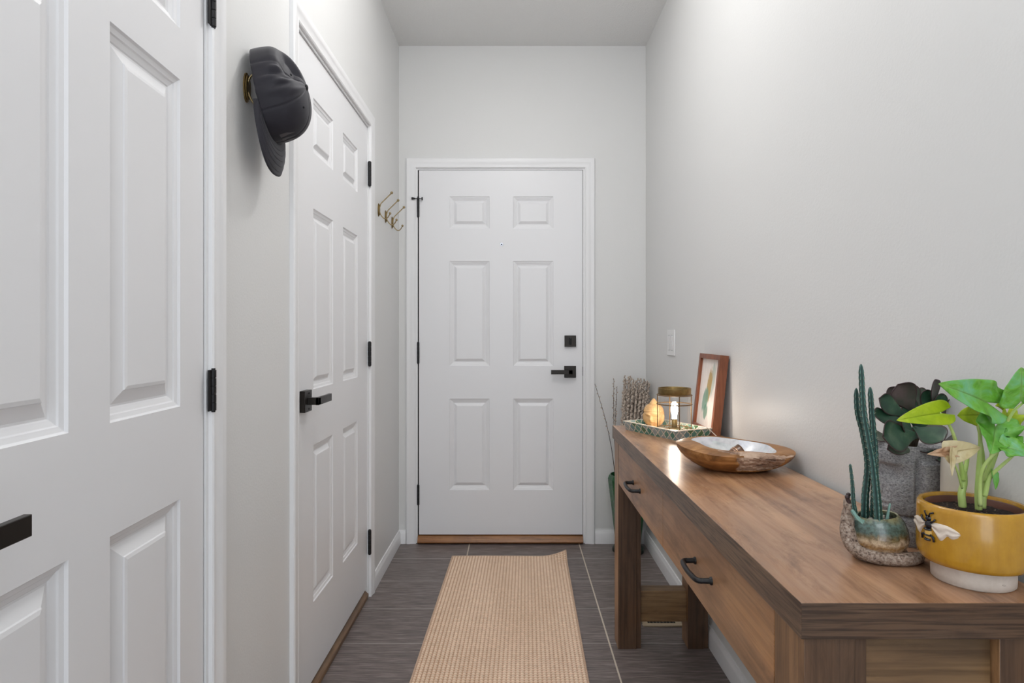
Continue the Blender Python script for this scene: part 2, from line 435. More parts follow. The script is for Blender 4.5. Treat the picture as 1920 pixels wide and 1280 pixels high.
def hinge(door, fr, u, n, z, h=0.089, leaf=None, stop=None, r=0.0068):
    """knuckle barrel on the gap line; leaf = (u0, u1, n) for a plate in view"""
    g = G()
    p = lambda du, dn, dz: fr(u + du, n + dn, z + dz)
    k = 5
    for i in range(k):
        a, b = -h / 2 + h * i / k, -h / 2 + h * (i + 1) / k
        g.tube([p(0, 0, a + 0.0004), p(0, 0, b - 0.0004)], r, 14)
    g.tube([p(0, 0, -h / 2 - 0.003), p(0, 0, h / 2 + 0.003)], r * 0.72, 12)
    o = mk('hinge', g, MAT['black'], parent=door, smooth=40, bevel=0.0005)
    if leaf:
        q = G(); q.box(leaf[0], leaf[1], leaf[2] - 0.003, leaf[2], z - h / 2, z + h / 2, fr=fr)
        e = mk('hinge_leaf', q, MAT['black'], parent=o, bevel=0.0006)
        for dz in (-0.022, 0.018):
            s = G().box(leaf[0] + 0.55 * (leaf[1] - leaf[0]), leaf[0] + 0.80 * (leaf[1] - leaf[0]), leaf[2] - 0.001, leaf[2] + 0.0006, z + dz - 0.010, z + dz + 0.010, fr=fr)
            mk('hinge_slot', s, MAT['flat_black'], parent=o, smooth=0)
    if stop:
        q = G()
        c = p(0, r + 0.004, h / 2 - 0.006)
        q.tube([c + Vector((-0.022, -0.006, 0)), c + Vector((0.024, -0.002, 0))], 0.0024, 10)
        q.tube([c + Vector((-0.034, -0.008, 0)), c + Vector((-0.030, -0.008, 0)), c + Vector((-0.022, -0.006, 0)), c + Vector((-0.014, -0.006, 0))], [0.0065, 0.0072, 0.0055, 0.003], 14)
        q.tube([c + Vector((0.021, -0.002, 0)), c + Vector((0.027, -0.002, 0))], 0.0085, 14)
        q.tube([p(0, 0, h / 2), p(0, 0, h / 2 + 0.008)], 0.005, 12)
        mk('door_stop', q, MAT['black'], parent=o)
    return o

def lever(door, fr, u, z, sgn, length=0.118, thick=0.021, ros=0.066, stand=0.052):
    """square rosette with a flat bar lever pointing along sgn*u"""
    g = G().box(u - ros / 2, u + ros / 2, 0.0, 0.017, z - ros / 2, z + ros / 2, fr=fr)
    r = mk('handle', g, MAT['bronze'], parent=door, bevel=0.0015)
    q = G()
    q.box(u - thick / 2, u + thick / 2, 0.017, stand, z - thick / 2, z + thick / 2, fr=fr)
    a, b = (u - thick / 2, u + length) if sgn > 0 else (u - length, u + thick / 2)
    q.box(a, b, stand - 0.010, stand, z - thick / 2 - 0.001, z + thick / 2 + 0.001, fr=fr)
    mk('lever', q, MAT['bronze'], parent=r, bevel=0.001)
    for dz in (-0.024, 0.024):
        c = fr(u + 0.002, 0.0172, z + dz); d = fr(u + 0.002, 0.0185, z + dz)
        mk('screw', G().tube([c, d], 0.0028, 12), MAT['flat_black'], parent=r)
    return r

ZB, ZT = 0.048, 2.081
R36 = [(ZT - 2.034 + 0.249, ZT - 1.275), (ZT - 1.093, ZT - 0.506), (ZT - 0.325, ZT - 0.146)]
C36 = [(0.170, 0.394), (0.526, 0.750)]
# entry door: hinges on the left, u from the hinge edge
FE = FR((-0.5372, BW + 0.003, 0), (1, 0, 0), (0, -1, 0))
d3 = panel_door('door_3', FE, 0.9135, ZB, ZT, C36, R36, 'white six-panel entry door at the end of the hall', MAT['door'], field=0.0415)
hinge(d3, FE, -0.004, 0.004, 1.873, 0.105, stop=True)
hinge(d3, FE, -0.004, 0.004, 1.062, 0.118); hinge(d3, FE, -0.004, 0.004, 0.270, 0.110)
lever(d3, FE, 0.843, 0.957, -1, 0.108, 0.022, 0.065)
q = G().box(0.812, 0.876, 0.0, 0.016, 1.096, 1.159, fr=FE)
db = mk('deadbolt', q, MAT['bronze'], parent=d3, bevel=0.0015)
q = G(); q.box(0.839, 0.849, 0.016, 0.030, 1.108, 1.147, fr=FE)
mk('thumb_turn', q, MAT['black'], parent=db, bevel=0.004, seg=3)
q = G(); c = FE(0.4615, 0, 1.667); q.tube([c + Vector((0, 0.002, 0)), c + Vector((0, -0.004, 0))], [0.0085, 0.0078], 20)
pe = mk('peephole', q, MAT['steel'], parent=d3)
q = G(); q.ball(c + Vector((0, -0.0035, 0)), 0.0042, 0.002, 0.0042); mk('lens', q, MAT['flat_black'], parent=pe)
q = G().box(0.9128, 0.9158, -0.02, 0.0035, 0.935, 0.985, fr=FE); mk('latch_plate', q, MAT['black'], parent=d3)

# left door beyond the cap: hinges at the far edge
FD2 = FR((-0.6556, 1.900, 0), (0, 1, 0), (1, 0, 0))
d2 = panel_door('door_2', FD2, 0.918, ZB, ZT, C36, R36, 'white six-panel door in the left wall beyond the cap', MAT['door'], th=0.035, field=0.0415)
for z in (1.876, 1.079, 0.246):
    hinge(d2, FD2, 0.9225, 0.011, z, 0.105, r=0.0076)
lever(d2, FD2, 0.070, 0.960, 1, 0.128, 0.022, 0.066)

# near left door, slightly ajar
ang = 0.049
U1 = Vector((0, 1, 0)).lerp(Vector((0, 1, 0)), 1)
U1 = Vector((-sin(ang), cos(ang), 0)); N1 = Vector((cos(ang), sin(ang), 0))
H1 = Vector((-0.6535, 1.3345, 0))
W1 = 0.765
FD1 = FR(H1 - U1 * W1, U1, N1)
d1 = panel_door('door_1', FD1, W1, ZB, ZT, [(0.0995, 0.332), (0.432, 0.6645)], [(0.26, 0.848), (1.027, 1.659), (1.758, 1.962)],
                'white six-panel door standing slightly ajar at the left edge', MAT['door'], th=0.035, deep=1.25)
for z in (1.862, 1.048, 0.25):
    hinge(d1, FD1, W1 + 0.0175, 0.0135, z, 0.087, leaf=(W1 - 0.0012, W1 + 0.0165, 0.0125), r=0.0062)
lever(d1, FD1, 0.070, 0.943, 1, 0.105, 0.024, 0.066, 0.058)

# ------------------------------------------------------------------ wall hooks
def hook_parts(root):
    """double hook, wall at local x=0, projecting to +x"""
    g = G()
    k = 28
    for x0, x1, sc in ((0, 0.004, 1.0), (0.004, 0.0075, 0.84)):
        pl = [(0.0135 * sc * cos(2 * pi * i / k), 0.031 * sc * sin(2 * pi * i / k)) for i in range(k)]
        g.prism(pl, x0, x1, fr=lambda a, b, c: (c, a, b))
    mk('back_plate', g, MAT['darkbrass'], parent=root, local=True, bevel=0.001)
    for z in (-0.017, 0.017):
        mk('screw', G().ball((0.0078, 0, z), 0.0016, 0.0034, 0.0034), MAT['brass'], parent=root, local=True)
    a = G()
    a.tube(bez([(0.006, 0, 0.008), (0.012, 0, 0.028), (0.022, 0, 0.040), (0.062, 0, 0.079)], 8), 0.0027, 10)
    u = mk('upper_arm', a, MAT['brass'], parent=root, local=True)
    b = G().ball((0.064, 0, 0.081), 0.0068); mk('ball', b, MAT['brass'], parent=u, local=True)
    c = G()
    c.tube(bez([(0.006, 0, -0.008), (0.014, 0, -0.026), (0.028, 0, -0.040), (0.043, 0, -0.038), (0.055, 0, -0.020)], 8), 0.0025, 10)
    w = mk('lower_arm', c, MAT['brass'], parent=root, local=True)
    b = G().ball((0.056, 0, -0.0165), 0.0062); mk('ball', b, MAT['brass'], parent=w, local=True)
h0 = thing('wall_hook', (LW, 3.020, 1.7545), 'brass double coat hook nearest the left door, first of three in a row', 'hook', 'brass wall hooks')
hook_parts(h0)
h1 = copy_tree(h0); h1.location = (LW, 3.185, 1.7535); h1['label'] = 'middle brass double coat hook of three beside the entry door'
h2 = copy_tree(h0); h2.location = (LW, 3.352, 1.7525); h2['label'] = 'brass double coat hook closest to the entry door casing'
h3 = copy_tree(h0); h3.location = (LW, 1.535, 1.760); h3['label'] = 'brass wall hook half hidden behind the dark cap'
h3.scale = (1.0, 1.25, 1.15)
for ch in h3.children:
    if ch.name.startswith('upper_arm'): ch.scale = (0.85, 1, 0.72)

# ------------------------------------------------------------------ cap
def cap_mat():
    m = M('cap_cloth', 0.62, spec=0.35)
    f = m.noise(m.coord(), 14, 4, 0.6)
    m.color(m.ramp(f, [(0.3, lin(31, 29, 37)), (0.7, lin(41, 39, 47))]))
    w = m.n('ShaderNodeTexWave'); w.inputs['Scale'].default_value = 260; w.inputs['Distortion'].default_value = 0.4
    m.l(m.coord(rot=(0.6, 0, 0)), w.inputs['Vector'])
    m.bump(w.outputs['Fac'], 0.04, 0.0006)
    m.b.inputs['Sheen Weight'].default_value = 0.15
    return m.m
MAT['cap'] = cap_mat()
MAT['cap_dark'] = simple('cap_lining', (22, 21, 25), 0.8)
MAT['cap_logo'] = simple('cap_emblem', (78, 76, 79), 0.5)
MAT['thread'] = simple('cap_thread', (62, 60, 68), 0.6)
CY = 1.568
def rim(th):
    """th=0 is the brim side (down), pi the back of the cap (up)"""
    c, s = cos(th), sin(th)
    z = 1.742 - 0.104 * c if c > 0 else 1.742 - 0.118 * c
    y = CY - 0.083 * (abs(s) ** 0.92) * (1 if s > 0 else -1)
    x = -0.611 + 0.025 * c - 0.004 * cos(2 * th)
    return Vector((x, y, z))
CB = Vector((-0.5150, CY, 1.773))
CC = Vector((-0.606, CY, 1.745))
def crown(th, t):
    r = rim(th)
    a = t * pi / 2
    ca, sa = cos(a) ** 0.80, sin(a) ** 0.86
    p = CC + (r - CC) * ca + (CB - CC) * sa
    c, s = cos(th), sin(th)
    # front panel stands fuller, back collapses into folds
    bulge = max(0, c) * sin(2 * a) * 0.010
    p += Vector((bulge * 0.9, 0, -bulge * 0.6))
    ss = lambda a0, b0, x: (lambda q: q * q * (3 - 2 * q))(min(1, max(0, (x - a0) / (b0 - a0))))
    win = ss(1.55, 2.05, th) * (1 - ss(2.75, 3.05, th))
    d = 0.021 * win * ss(0.36, 0.56, t) * (1 - ss(0.74, 0.98, t))                      # collapsed upper side behind the ridge
    fw = exp(-((th - 1.72) / 0.30) ** 2) * exp(-((t - 0.34) / 0.24) ** 2)
    d += fw * (0.0045 * sin(th * 21 + t * 6) + 0.002 * sin(th * 37 - t * 9))             # small creases above the front panel
    d -= 0.0045 * exp(-((th - 1.50 + 0.25 * t) / 0.13) ** 2) * exp(-((t - 0.45) / 0.4) ** 2)
    d -= 0.004 * exp(-((th - 2.45) / 0.5) ** 2) * exp(-((t - 0.30) / 0.10) ** 2)
    p += (CC + Vector((0.03, 0, 0)) - p).normalized() * d
    for q in range(6):                                    # seams
        dq = (th - (q * pi / 3)) % (2 * pi); dq = min(dq, 2 * pi - dq)
        p += (CC - p).normalized() * 0.0016 * exp(-(dq / 0.022) ** 2)
    return p
capo = thing('baseball_cap', (-0.606, CY, 1.745), 'dark charcoal baseball cap hanging brim down on the wall hook', 'cap')
g = G().grid(lambda u, v: crown(u * 2 * pi, v), 220, 56, wrap_u=True)
mk('crown', g, MAT['cap'], parent=capo, smooth=180, solid=0.0016)
g = G()
g.grid(lambda u, v: rim(u * 2 * pi) + (CC - rim(u * 2 * pi)).normalized() * (0.0050 + 0.009 * v) + Vector((0.034 * v - 0.0015, 0, 0)), 90, 6, wrap_u=True)
mk('sweatband', g, MAT['cap_dark'], parent=capo, smooth=180, solid=0.001)
g = G().ball(CB + Vector((0.0015, 0, 0)), 0.0040, 0.0075, 0.0075)
mk('button', g, MAT['cap_dark'], parent=capo)
def brim(u, v):
    s = u * 2 - 1
    th = s * 1.32
    b = rim(th)
    L = 0.081 * (1 - abs(s) ** 2.6) ** 0.62
    p = b + Vector((-0.010 - 0.010 * (s * s), 0, -1)).normalized() * L * v
    p.y += -s * 0.020 * sin(v * pi * 0.5) * (1 - abs(s)) * 1.4
    p.x += 0.008 * sin(v * pi) * (1 - s * s) - 0.010 * v * s * s
    return p
g = G().grid(brim, 60, 16)
br = mk('brim', g, MAT['cap'], parent=capo, smooth=180, solid=0.0032)
for k in range(5):
    v = 0.22 + k * 0.16
    g = G(); g.tube([brim(0.08 + 0.84 * i / 40, v) + Vector((0.0019, 0, 0)) for i in range(41)], 0.00035, 5)
    mk('stitch', g, MAT['thread'], parent=br, smooth=180)
g = G()                                                   # small slanted-bar emblem on the front panel
def onfront(a, b):
    p = crown(a, b); q = crown(a + 0.01, b) - p; r = crown(a, b + 0.01) - p
    n = q.cross(r).normalized()
    if n.x < 0 and n.z > 0: n = -n
    if (p - CC).dot(n) < 0: n = -n
    return p + n * 0.0020
for a0, w, k0, k1 in ((0.34, 0.13, 0.10, 0.21), (0.16, 0.13, 0.06, 0.27), (-0.02, 0.13, 0.12, 0.24)):
    q = 8
    for i in range(q):
        f0, f1 = i / q, (i + 1) / q
        h = lambda f: 0.10 + (k0 + (k1 - k0) * f)
        g.add([onfront(a0 - w * f0, 0.10), onfront(a0 - w * f1, 0.10), onfront(a0 - w * f1, h(f1)), onfront(a0 - w * f0, h(f0))], [(0, 1, 2, 3)])
mk('emblem', g, MAT['cap_logo'], parent=capo, smooth=0, solid=0.0005)
for th, t in ((0.62, 0.66), (2.35, 0.72)):
    p = crown(th, t)
    mk('eyelet', G().ball(p + (p - CC).normalized() * 0.0008, 0.0030, 0.0030, 0.0030, 10, 6), MAT['cap_dark'], parent=capo)

# ------------------------------------------------------------------ runner rug
def rug():
    m = M('rug_weave', 0.9, spec=0.1)
    a = m.n('ShaderNodeAttribute'); a.attribute_name = 'yarn'
    v = m.noise(m.coord(), 90, 3, 0.6); v2 = m.noise(m.coord((1, 0.15, 1)), 6, 3, 0.6)
    c = m.ramp(a.outputs['Fac'], [(0.1, lin(200, 160, 130)), (0.5, lin(250, 218, 190)), (1.0, lin(255, 238, 216))])
    c = m.mix(0.5, c, m.ramp(v, [(0.3, lin(205, 200, 196)), (0.7, lin(255, 255, 255))]), 'MULTIPLY')
    c = m.mix(0.5, c, m.ramp(v2, [(0.35, lin(228, 222, 216)), (0.65, lin(255, 255, 255))]), 'MULTIPLY')
    m.color(c)
    e = simple('rug_binding', (206, 176, 152), 0.9, var=0.06, vscale=150, bump=0.2, bscale=500)
    Wd, Ln, pu, pv = 0.594, 1.90, 0.0152, 0.0153
    nu, nv = int(Wd / pu) * 7, int(Ln / pv) * 7
    import numpy as np
    u = np.linspace(0, 1, nu + 1); v = np.linspace(0, 1, nv + 1)
    U, V = np.meshgrid(u, v, indexing='ij')
    X, Y = U * Wd, V * Ln
    cu = np.floor(X / pu)
    hx = np.abs(np.sin(pi * X / pu)) ** 0.55
    yy = Y / pv + 0.22 * np.abs(np.sin(pi * X / pu)) + 0.13 * np.sin(cu * 12.9898)
    fy = yy - np.floor(yy)
    hy = np.clip(np.sin(pi * fy ** 0.8), 0, 1) ** 0.9
    h = hx * hy
    ed = np.minimum(np.minimum(X, Wd - X), np.minimum(Y, Ln - Y)); edge = np.clip(ed / 0.008, 0, 1)
    # gentle waves and the curled far right corner (Y runs from the far end)
    Z = 0.0035 + 0.0052 * h * edge + 0.0012 * np.sin(3.1 * Y + 1) * np.sin(7 * X)
    dx, dy = np.maximum(0, X - (Wd - 0.14)), np.maximum(0, 0.10 - Y)
    lift = (dx / 0.14) ** 2 * (dy / 0.10) ** 1.3
    Z = Z + 0.030 * lift
    r = 0.0175
    A = np.array((-0.3285, 3.336))
    ux, uy = cos(-0.006), sin(-0.006)
    vx, vy = -0.0175, -1.0
    co = np.empty((nu + 1, nv + 1, 3))
    co[..., 0] = A[0] + X * ux + Y * vx; co[..., 1] = A[1] + X * uy + Y * vy + 0.012 * lift; co[..., 2] = Z
    idx = np.arange((nu + 1) * (nv + 1)).reshape(nu + 1, nv + 1)
    fs = np.stack([idx[:-1, :-1], idx[:-1, 1:], idx[1:, 1:], idx[1:, :-1]], -1).reshape(-1, 4)
    me = bpy.data.meshes.new('runner_rug'); me.vertices.add(co.size // 3); me.vertices.foreach_set('co', co.ravel())
    me.loops.add(fs.size); me.loops.foreach_set('vertex_index', fs.ravel())
    me.polygons.add(len(fs)); me.polygons.foreach_set('loop_start', np.arange(0, fs.size, 4)); me.polygons.foreach_set('loop_total', np.full(len(fs), 4))
    me.update(calc_edges=True); me.validate()
    at_ = me.attributes.new('yarn', 'FLOAT', 'POINT'); at_.data.foreach_set('value', (h * edge).ravel().astype('f'))
    me.materials.append(m.m); me.shade_smooth()
    root = thing('runner_rug', (float(A[0]) + Wd / 2, float(A[1]) - Ln / 2, 0), 'beige woven runner rug with one curled corner on the dark tiles', 'rug')
    me.transform(Matrix.Translation(-Vector(root.location)))
    o = bpy.data.objects.new('weave', me); COL.objects.link(o); o.parent = root
    # bound edge
    g = G(); pts = []
    def P(i, j): return Vector(co[i, j]) + Vector((0, 0, 0.0005))
    loop = [P(i, 0) for i in range(0, nu + 1, 4)] + [P(nu, j) for j in range(0, nv + 1, 6)] + [P(i, nv) for i in range(nu, -1, -4)] + [P(0, j) for j in range(nv, -1, -6)]
    cl = [loop[0]]
    for p in loop[1:]:
        if (p - cl[-1]).length > 1e-4: cl.append(p)
    if (cl[0] - cl[-1]).length < 1e-4: cl.pop()
    g.tube(cl, 0.0038, 8, closed=True)
    mk('binding', g, e, parent=root, smooth=180)
rug()

# ------------------------------------------------------------------ console table
TT, TX0, TX1, TY0, TY1, TH = 0.816, 0.3735, 0.7175, 0.832, 2.450, 0.048
tb = thing('console_table', ((TX0 + TX1) / 2, (TY0 + TY1) / 2, 0), 'long rustic brown wooden console table against the right wall', 'table')
g = G(); x0, x1, y0, y1 = TX0, TX1, TY0, TY1
vs = [(x, y, z) for z in (TT - TH, TT) for y in (y0, y1) for x in (x0, x1)]
g.add(vs, [(4, 5, 7, 6)], 0); g.add(vs, [(0, 2, 3, 1)], 0)
g.add(vs, [(0, 1, 5, 4), (2, 6, 7, 3)], 2); g.add(vs, [(0, 4, 6, 2), (1, 3, 7, 5)], 1)
mk('tabletop', g, [MAT['top_wood'], MAT['edge_y'], MAT['edge_x']], parent=tb, smooth=0, bevel=0.0012, seg=2)
LZ = TT - TH
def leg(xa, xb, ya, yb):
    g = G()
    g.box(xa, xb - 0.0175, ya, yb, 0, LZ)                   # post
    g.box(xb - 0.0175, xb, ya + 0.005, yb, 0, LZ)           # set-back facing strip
    o = mk('leg', g, [MAT['leg_wood'], MAT['leg_shaded']], parent=tb, bevel=0.0012)
    for p in o.data.polygons: p.material_index = 1 if abs(p.normal.y) > 0.5 else 0  # shade put into the colour: front and back faces get darker wood
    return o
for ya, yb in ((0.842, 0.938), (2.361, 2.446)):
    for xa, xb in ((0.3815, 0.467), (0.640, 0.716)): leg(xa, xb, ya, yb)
AZ = 0.614
g = G().box(0.467, 0.640, 0.858, 0.876, AZ - 0.02, LZ); mk('end_panel', g, MAT['panel_wood'], parent=tb, bevel=0.001)
g = G().box(0.467, 0.640, 2.412, 2.430, AZ - 0.02, LZ); mk('end_panel', g, MAT['panel_wood'], parent=tb, bevel=0.001)
g = G().box(0.692, 0.708, 0.938, 2.361, AZ, LZ); mk('back_panel', g, MAT['drawer_wood'], parent=tb, bevel=0.001)
g = G().box(0.407, 0.692, 0.938, 2.361, AZ + 0.006, AZ + 0.014); mk('drawer_bottom', g, MAT['panel_wood'], parent=tb, smooth=0)
for ya, yb in ((0.872, 0.915), (2.378, 2.432)):
    g = G().box(0.467, 0.640, ya, yb, 0.094, 0.209); mk('stretcher', g, MAT['panel_wood'], parent=tb, bevel=0.0015)
for ya, yb in ((0.9415, 1.6492), (1.6500, 2.3575)):
    g = G().box(0.3822, 0.402, ya, yb, AZ, LZ - 0.0025)
    d = mk('drawer', g, MAT['drawer_wood'], parent=tb, bevel=0.0012)
    c = (ya + yb) / 2; h = G(); hz = 0.687; hl = 0.056
    for s in (-1, 1):
        h.tube([(0.3822, c + s * hl, hz), (0.3795, c + s * hl, hz), (0.3770, c + s * hl, hz), (0.360, c + s * (hl - 0.001), hz)], [0.0080, 0.0078, 0.0056, 0.0050], 12)
    h.tube(bez([(0.364, c - hl, hz), (0.3560, c - hl * 0.94, hz), (0.3520, c - hl * 0.72, hz), (0.3495, c, hz), (0.3520, c + hl * 0.72, hz), (0.3560, c + hl * 0.94, hz), (0.364, c + hl, hz)], 8), 0.0054, 12)
    mk('drawer_pull', h, MAT['black'], parent=d)

# ------------------------------------------------------------------ light switch
sw = thing('light_switch', (rwx(2.97), 2.972, 1.142), 'white rocker light switch on the right wall near the corner', 'switch')
fs_ = lambda u, n, z: FRW(u, n, z)
g = G().box(2.906, 3.040, 0, 0.0065, 1.0665, 1.186, fr=fs_); mk('cover_plate', g, MAT['plastic'], parent=sw, bevel=0.002)
for a in (2.930, 2.984):
    g = G(); g.prism([(0.0065, 1.092), (0.0085, 1.092), (0.0115, 1.160), (0.0065, 1.160)], a, a + 0.033, fr=lambda n, z, u: fs_(u, n, z))
    mk('rocker', g, MAT['plastic'], parent=sw, bevel=0.001)
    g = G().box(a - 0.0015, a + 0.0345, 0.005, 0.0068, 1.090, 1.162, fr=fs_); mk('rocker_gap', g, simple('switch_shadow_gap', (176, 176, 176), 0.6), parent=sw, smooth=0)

# ------------------------------------------------------------------ floor register
fv = thing('floor_vent', (0.60, 2.62, 0), 'tan metal floor register under the far end of the console table', 'vent')
g = G(); X0, X1, Y0, Y1 = 0.512, 0.668, 2.540, 2.700
for a in ((X0, X1, Y0, Y0 + 0.022), (X0, X1, Y1 - 0.022, Y1), (X0, X0 + 0.022, Y0 + 0.022, Y1 - 0.022), (X1 - 0.022, X1, Y0 + 0.022, Y1 - 0.022)): g.box(*a, 0, 0.006)
mk('frame', g, simple('register_paint', (188, 170, 142), 0.45), parent=fv, bevel=0.002)
g = G().box(X0 + 0.02, X1 - 0.02, Y0 + 0.02, Y1 - 0.02, 0, 0.002)
mk('opening', g, MAT['flat_black'], parent=fv, smooth=0)
g = G()
for i in range(8):
    x = X0 + 0.030 + i * 0.0135; g.box(x, x + 0.003, Y0 + 0.022, Y1 - 0.022, 0.001, 0.005)
mk('louver', g, simple('register_dark', (70, 62, 52), 0.5), parent=fv, smooth=0)

# ------------------------------------------------------------------ inlaid tray
def inlay_mat():
    m = M('inlay_tiles', 0.28)
    uv = m.n('ShaderNodeUVMap'); s = m.sep(uv.outputs[0])
    u, v = s[0], s[1]
    cw, chh = 0.0300, 0.0330
    a = m.math('DIVIDE', u, cw); b = m.math('DIVIDE', v, chh)
    def tri(x): return m.math('MULTIPLY', m.math('ABSOLUTE', m.math('SUBTRACT', m.math('FRACT', x), 0.5)), 2.0)
    A, B = tri(a), tri(b)
    # ogee-edged diamonds
    d = m.math('ADD', m.math('ADD', A, B), m.math('MULTIPLY', m.math('SINE', m.math('MULTIPLY', m.math('SUBTRACT', A, B), 6.283)), -0.085))
    e = m.math('ABSOLUTE', m.math('SUBTRACT', d, 1.0))
    line = m.math('LESS_THAN', e, 0.12)
    inside = m.math('LESS_THAN', d, 1.0)
    cx = m.math('ADD', m.math('MULTIPLY', m.math('FLOOR', a), inside), m.math('MULTIPLY', m.math('FLOOR', m.math('ADD', a, 0.5)), m.math('SUBTRACT', 1.0, inside)))
    cy = m.math('ADD', m.math('MULTIPLY', m.math('FLOOR', b), inside), m.math('MULTIPLY', m.math('FLOOR', m.math('ADD', b, 0.5)), m.math('SUBTRACT', 1.0, inside)))
    cb = m.n('ShaderNodeCombineXYZ'); m.l(cx, cb.inputs[0]); m.l(cy, cb.inputs[1]); m.l(inside, cb.inputs[2])
    wn = m.n('ShaderNodeTexWhiteNoise'); m.l(cb.outputs[0], wn.inputs['Vector'])
    col = m.ramp(wn.outputs['Value'], [(0.0, lin(78, 134, 120)), (0.18, lin(140, 164, 164)), (0.40, lin(96, 146, 134)), (0.55, lin(158, 168, 168)), (0.78, lin(112, 148, 152)), (0.93, lin(84, 122, 86))], 'CONSTANT')
    vn = m.noise(m.coord(), 160, 4, 0.7)
    col = m.mix(0.45, col, m.ramp(vn, [(0.3, lin(190, 190, 190)), (0.7, lin(255, 255, 255))]), 'MULTIPLY')
    m.color(m.mix(line, col, lin(226, 214, 196))); return m.m
MAT['inlay'] = inlay_mat()
MAT['bone'] = simple('bone_edge', (232, 218, 200), 0.3, var=0.04, vscale=60)
MAT['tray_floor'] = simple('tray_floor', (230, 206, 180), 0.28, var=0.05, vscale=40)
TA, TU, TV = Vector((0.4075, 2.338, TT)), Vector((0.452, -0.892, 0)).normalized(), Vector((0.892, 0.452, 0)).normalized()
TL, TWd, TZ, FLR = 0.268, 0.142, 0.033, 0.009
def tray():
    root = thing('serving_tray', TA + TU * TL / 2 + TV * TWd / 2, 'small tray with teal diamond inlay sides on the far end of the table', 'tray')
    P = lambda u, v, z: TA + TU * u + TV * v + Vector((0, 0, z))
    me_v, me_f, me_uv, me_m = [], [], [], []
    def quad(ps, uvs, mi):
        b = len(me_v); me_v.extend(ps); me_f.append((b, b + 1, b + 2, b + 3)); me_uv.extend(uvs); me_m.append(mi)
    e, t = FLR, 0.009
    out = [(0, 0), (TL, 0), (TL, TWd), (0, TWd)]
    def off(i, o): s = [(-1, -1), (1, -1), (1, 1), (-1, 1)][i]; return (out[i][0] + s[0] * o, out[i][1] + s[1] * o)
    run = 0.004
    for i in range(4):
        j = (i + 1) % 4
        L = sqrt((out[i][0] - out[j][0]) ** 2 + (out[i][1] - out[j][1]) ** 2)
        n = max(3, round(L / 0.030)); w = n * 0.030
        a0, a1 = off(i, 0), off(j, 0); b0, b1 = off(i, e), off(j, e); c0, c1 = off(i, e - t), off(j, e - t); d0, d1 = off(i, -t), off(j, -t)
        z1 = TZ - 0.002
        quad([P(*a0, 0), P(*a1, 0), P(*b1, z1), P(*b0, z1)], [(0, 0), (w, 0), (w, .033), (0, .033)], 0)
        quad([P(*b0, z1), P(*b1, z1), P(*b1, TZ), P(*b0, TZ)], [(0, 0)] * 4, 1)
        quad([P(*b0, TZ), P(*b1, TZ), P(*c1, TZ), P(*c0, TZ)], [(0, 0)] * 4, 1)
        quad([P(*c0, TZ), P(*c1, TZ), P(*d1, 0.008), P(*d0, 0.008)], [(0, .033), (w, .033), (w, 0.006), (0, 0.006)], 0)
    d = [off(i, -t) for i in range(4)]
    quad([P(*q, 0.008) for q in d], [(0, 0)] * 4, 2)
    quad([P(*q, 0) for q in out], [(0, 0)] * 4, 1)
    me = bpy.data.meshes.new('tray_body')
    o0 = Vector(root.location)
    me.from_pydata([tuple(p - o0) for p in me_v], [], me_f)
    ul = me.uv_layers.new(name='UVMap')
    for i, q in enumerate(me_uv): ul.data[i].uv = q
    for m in ('inlay', 'bone', 'tray_floor'): me.materials.append(MAT[m])
    me.polygons.foreach_set('material_index', me_m)
    o = bpy.data.objects.new('tray_body', me); COL.objects.link(o); o.parent = root
tray()

# ------------------------------------------------------------------ lantern
def glass_mat(name, tint=(1, 1, 1, 1)):
    m = M(name); t = m.t
    lw = m.n('ShaderNodeLayerWeight'); lw.inputs['Blend'].default_value = 0.5
    fc = m.math('ADD', m.math('MULTIPLY', m.math('POWER', lw.outputs['Facing'], 4.0), 0.5), 0.04)
    tr = m.n('ShaderNodeBsdfTransparent'); tr.inputs['Color'].default_value = tint
    gl = m.n('ShaderNodeBsdfGlossy'); gl.inputs['Roughness'].default_value = 0.03
    mx = m.n('ShaderNodeMixShader'); m.l(fc, mx.inputs[0]); m.l(tr.outputs[0], mx.inputs[1]); m.l(gl.outputs[0], mx.inputs[2])
    m.l(mx.outputs[0], m.out.inputs['Surface']); return m.m
MAT['glass'] = glass_mat('clear_glass', (0.97, 0.96, 0.95, 1))
def glow(name, rgb, strength):
    m = M(name); m.b.inputs['Emission Color'].default_value = rgb; m.b.inputs['Emission Strength'].default_value = strength
    return m.m
LC = Vector((0.552, 2.2095, TT + 0.0086))
ln = thing('lantern', LC, 'lit brass cage lantern with glass cylinder standing in the inlaid tray', 'lantern')
g = G()
R1, RG = 0.0592, 0.0530
def ring(z, r, k=48): return [LC + Vector((r * cos(2 * pi * i / k), r * sin(2 * pi * i / k), z)) for i in range(k)]
for z in (0.0175, 0.100, 0.1315): g.tube(ring(z, R1), 0.0017, 8, closed=True)
for k in range(4):
    a = radians(-88 + 90 * k)
    g.tube([LC + Vector((R1 * cos(a), R1 * sin(a), 0)), LC + Vector((R1 * cos(a), R1 * sin(a), 0.1315))], 0.0017, 8)
mk('cage', g, MAT['cagebrass'], parent=ln, smooth=60)
g = G().lathe([(0.0, 0.143), (0.050, 0.143), (0.0528, 0.146), (0.0528, 0.153), (0.0548, 0.156), (0.0562, 0.155), (0.0562, 0.1345), (0.0550, 0.1330), (0.0, 0.1330)], 48, LC)
mk('lid', g, MAT['darkbrass'], parent=ln, smooth=40)
g = G().lathe([(RG, 0.0185), (RG, 0.1328)], 48, LC)
mk('glass_cylinder', g, MAT['glass'], parent=ln, smooth=180)
g = G().lathe([(0, 0.0165), (0.022, 0.0165), (0.022, 0.0195), (0, 0.0195)], 32, LC)
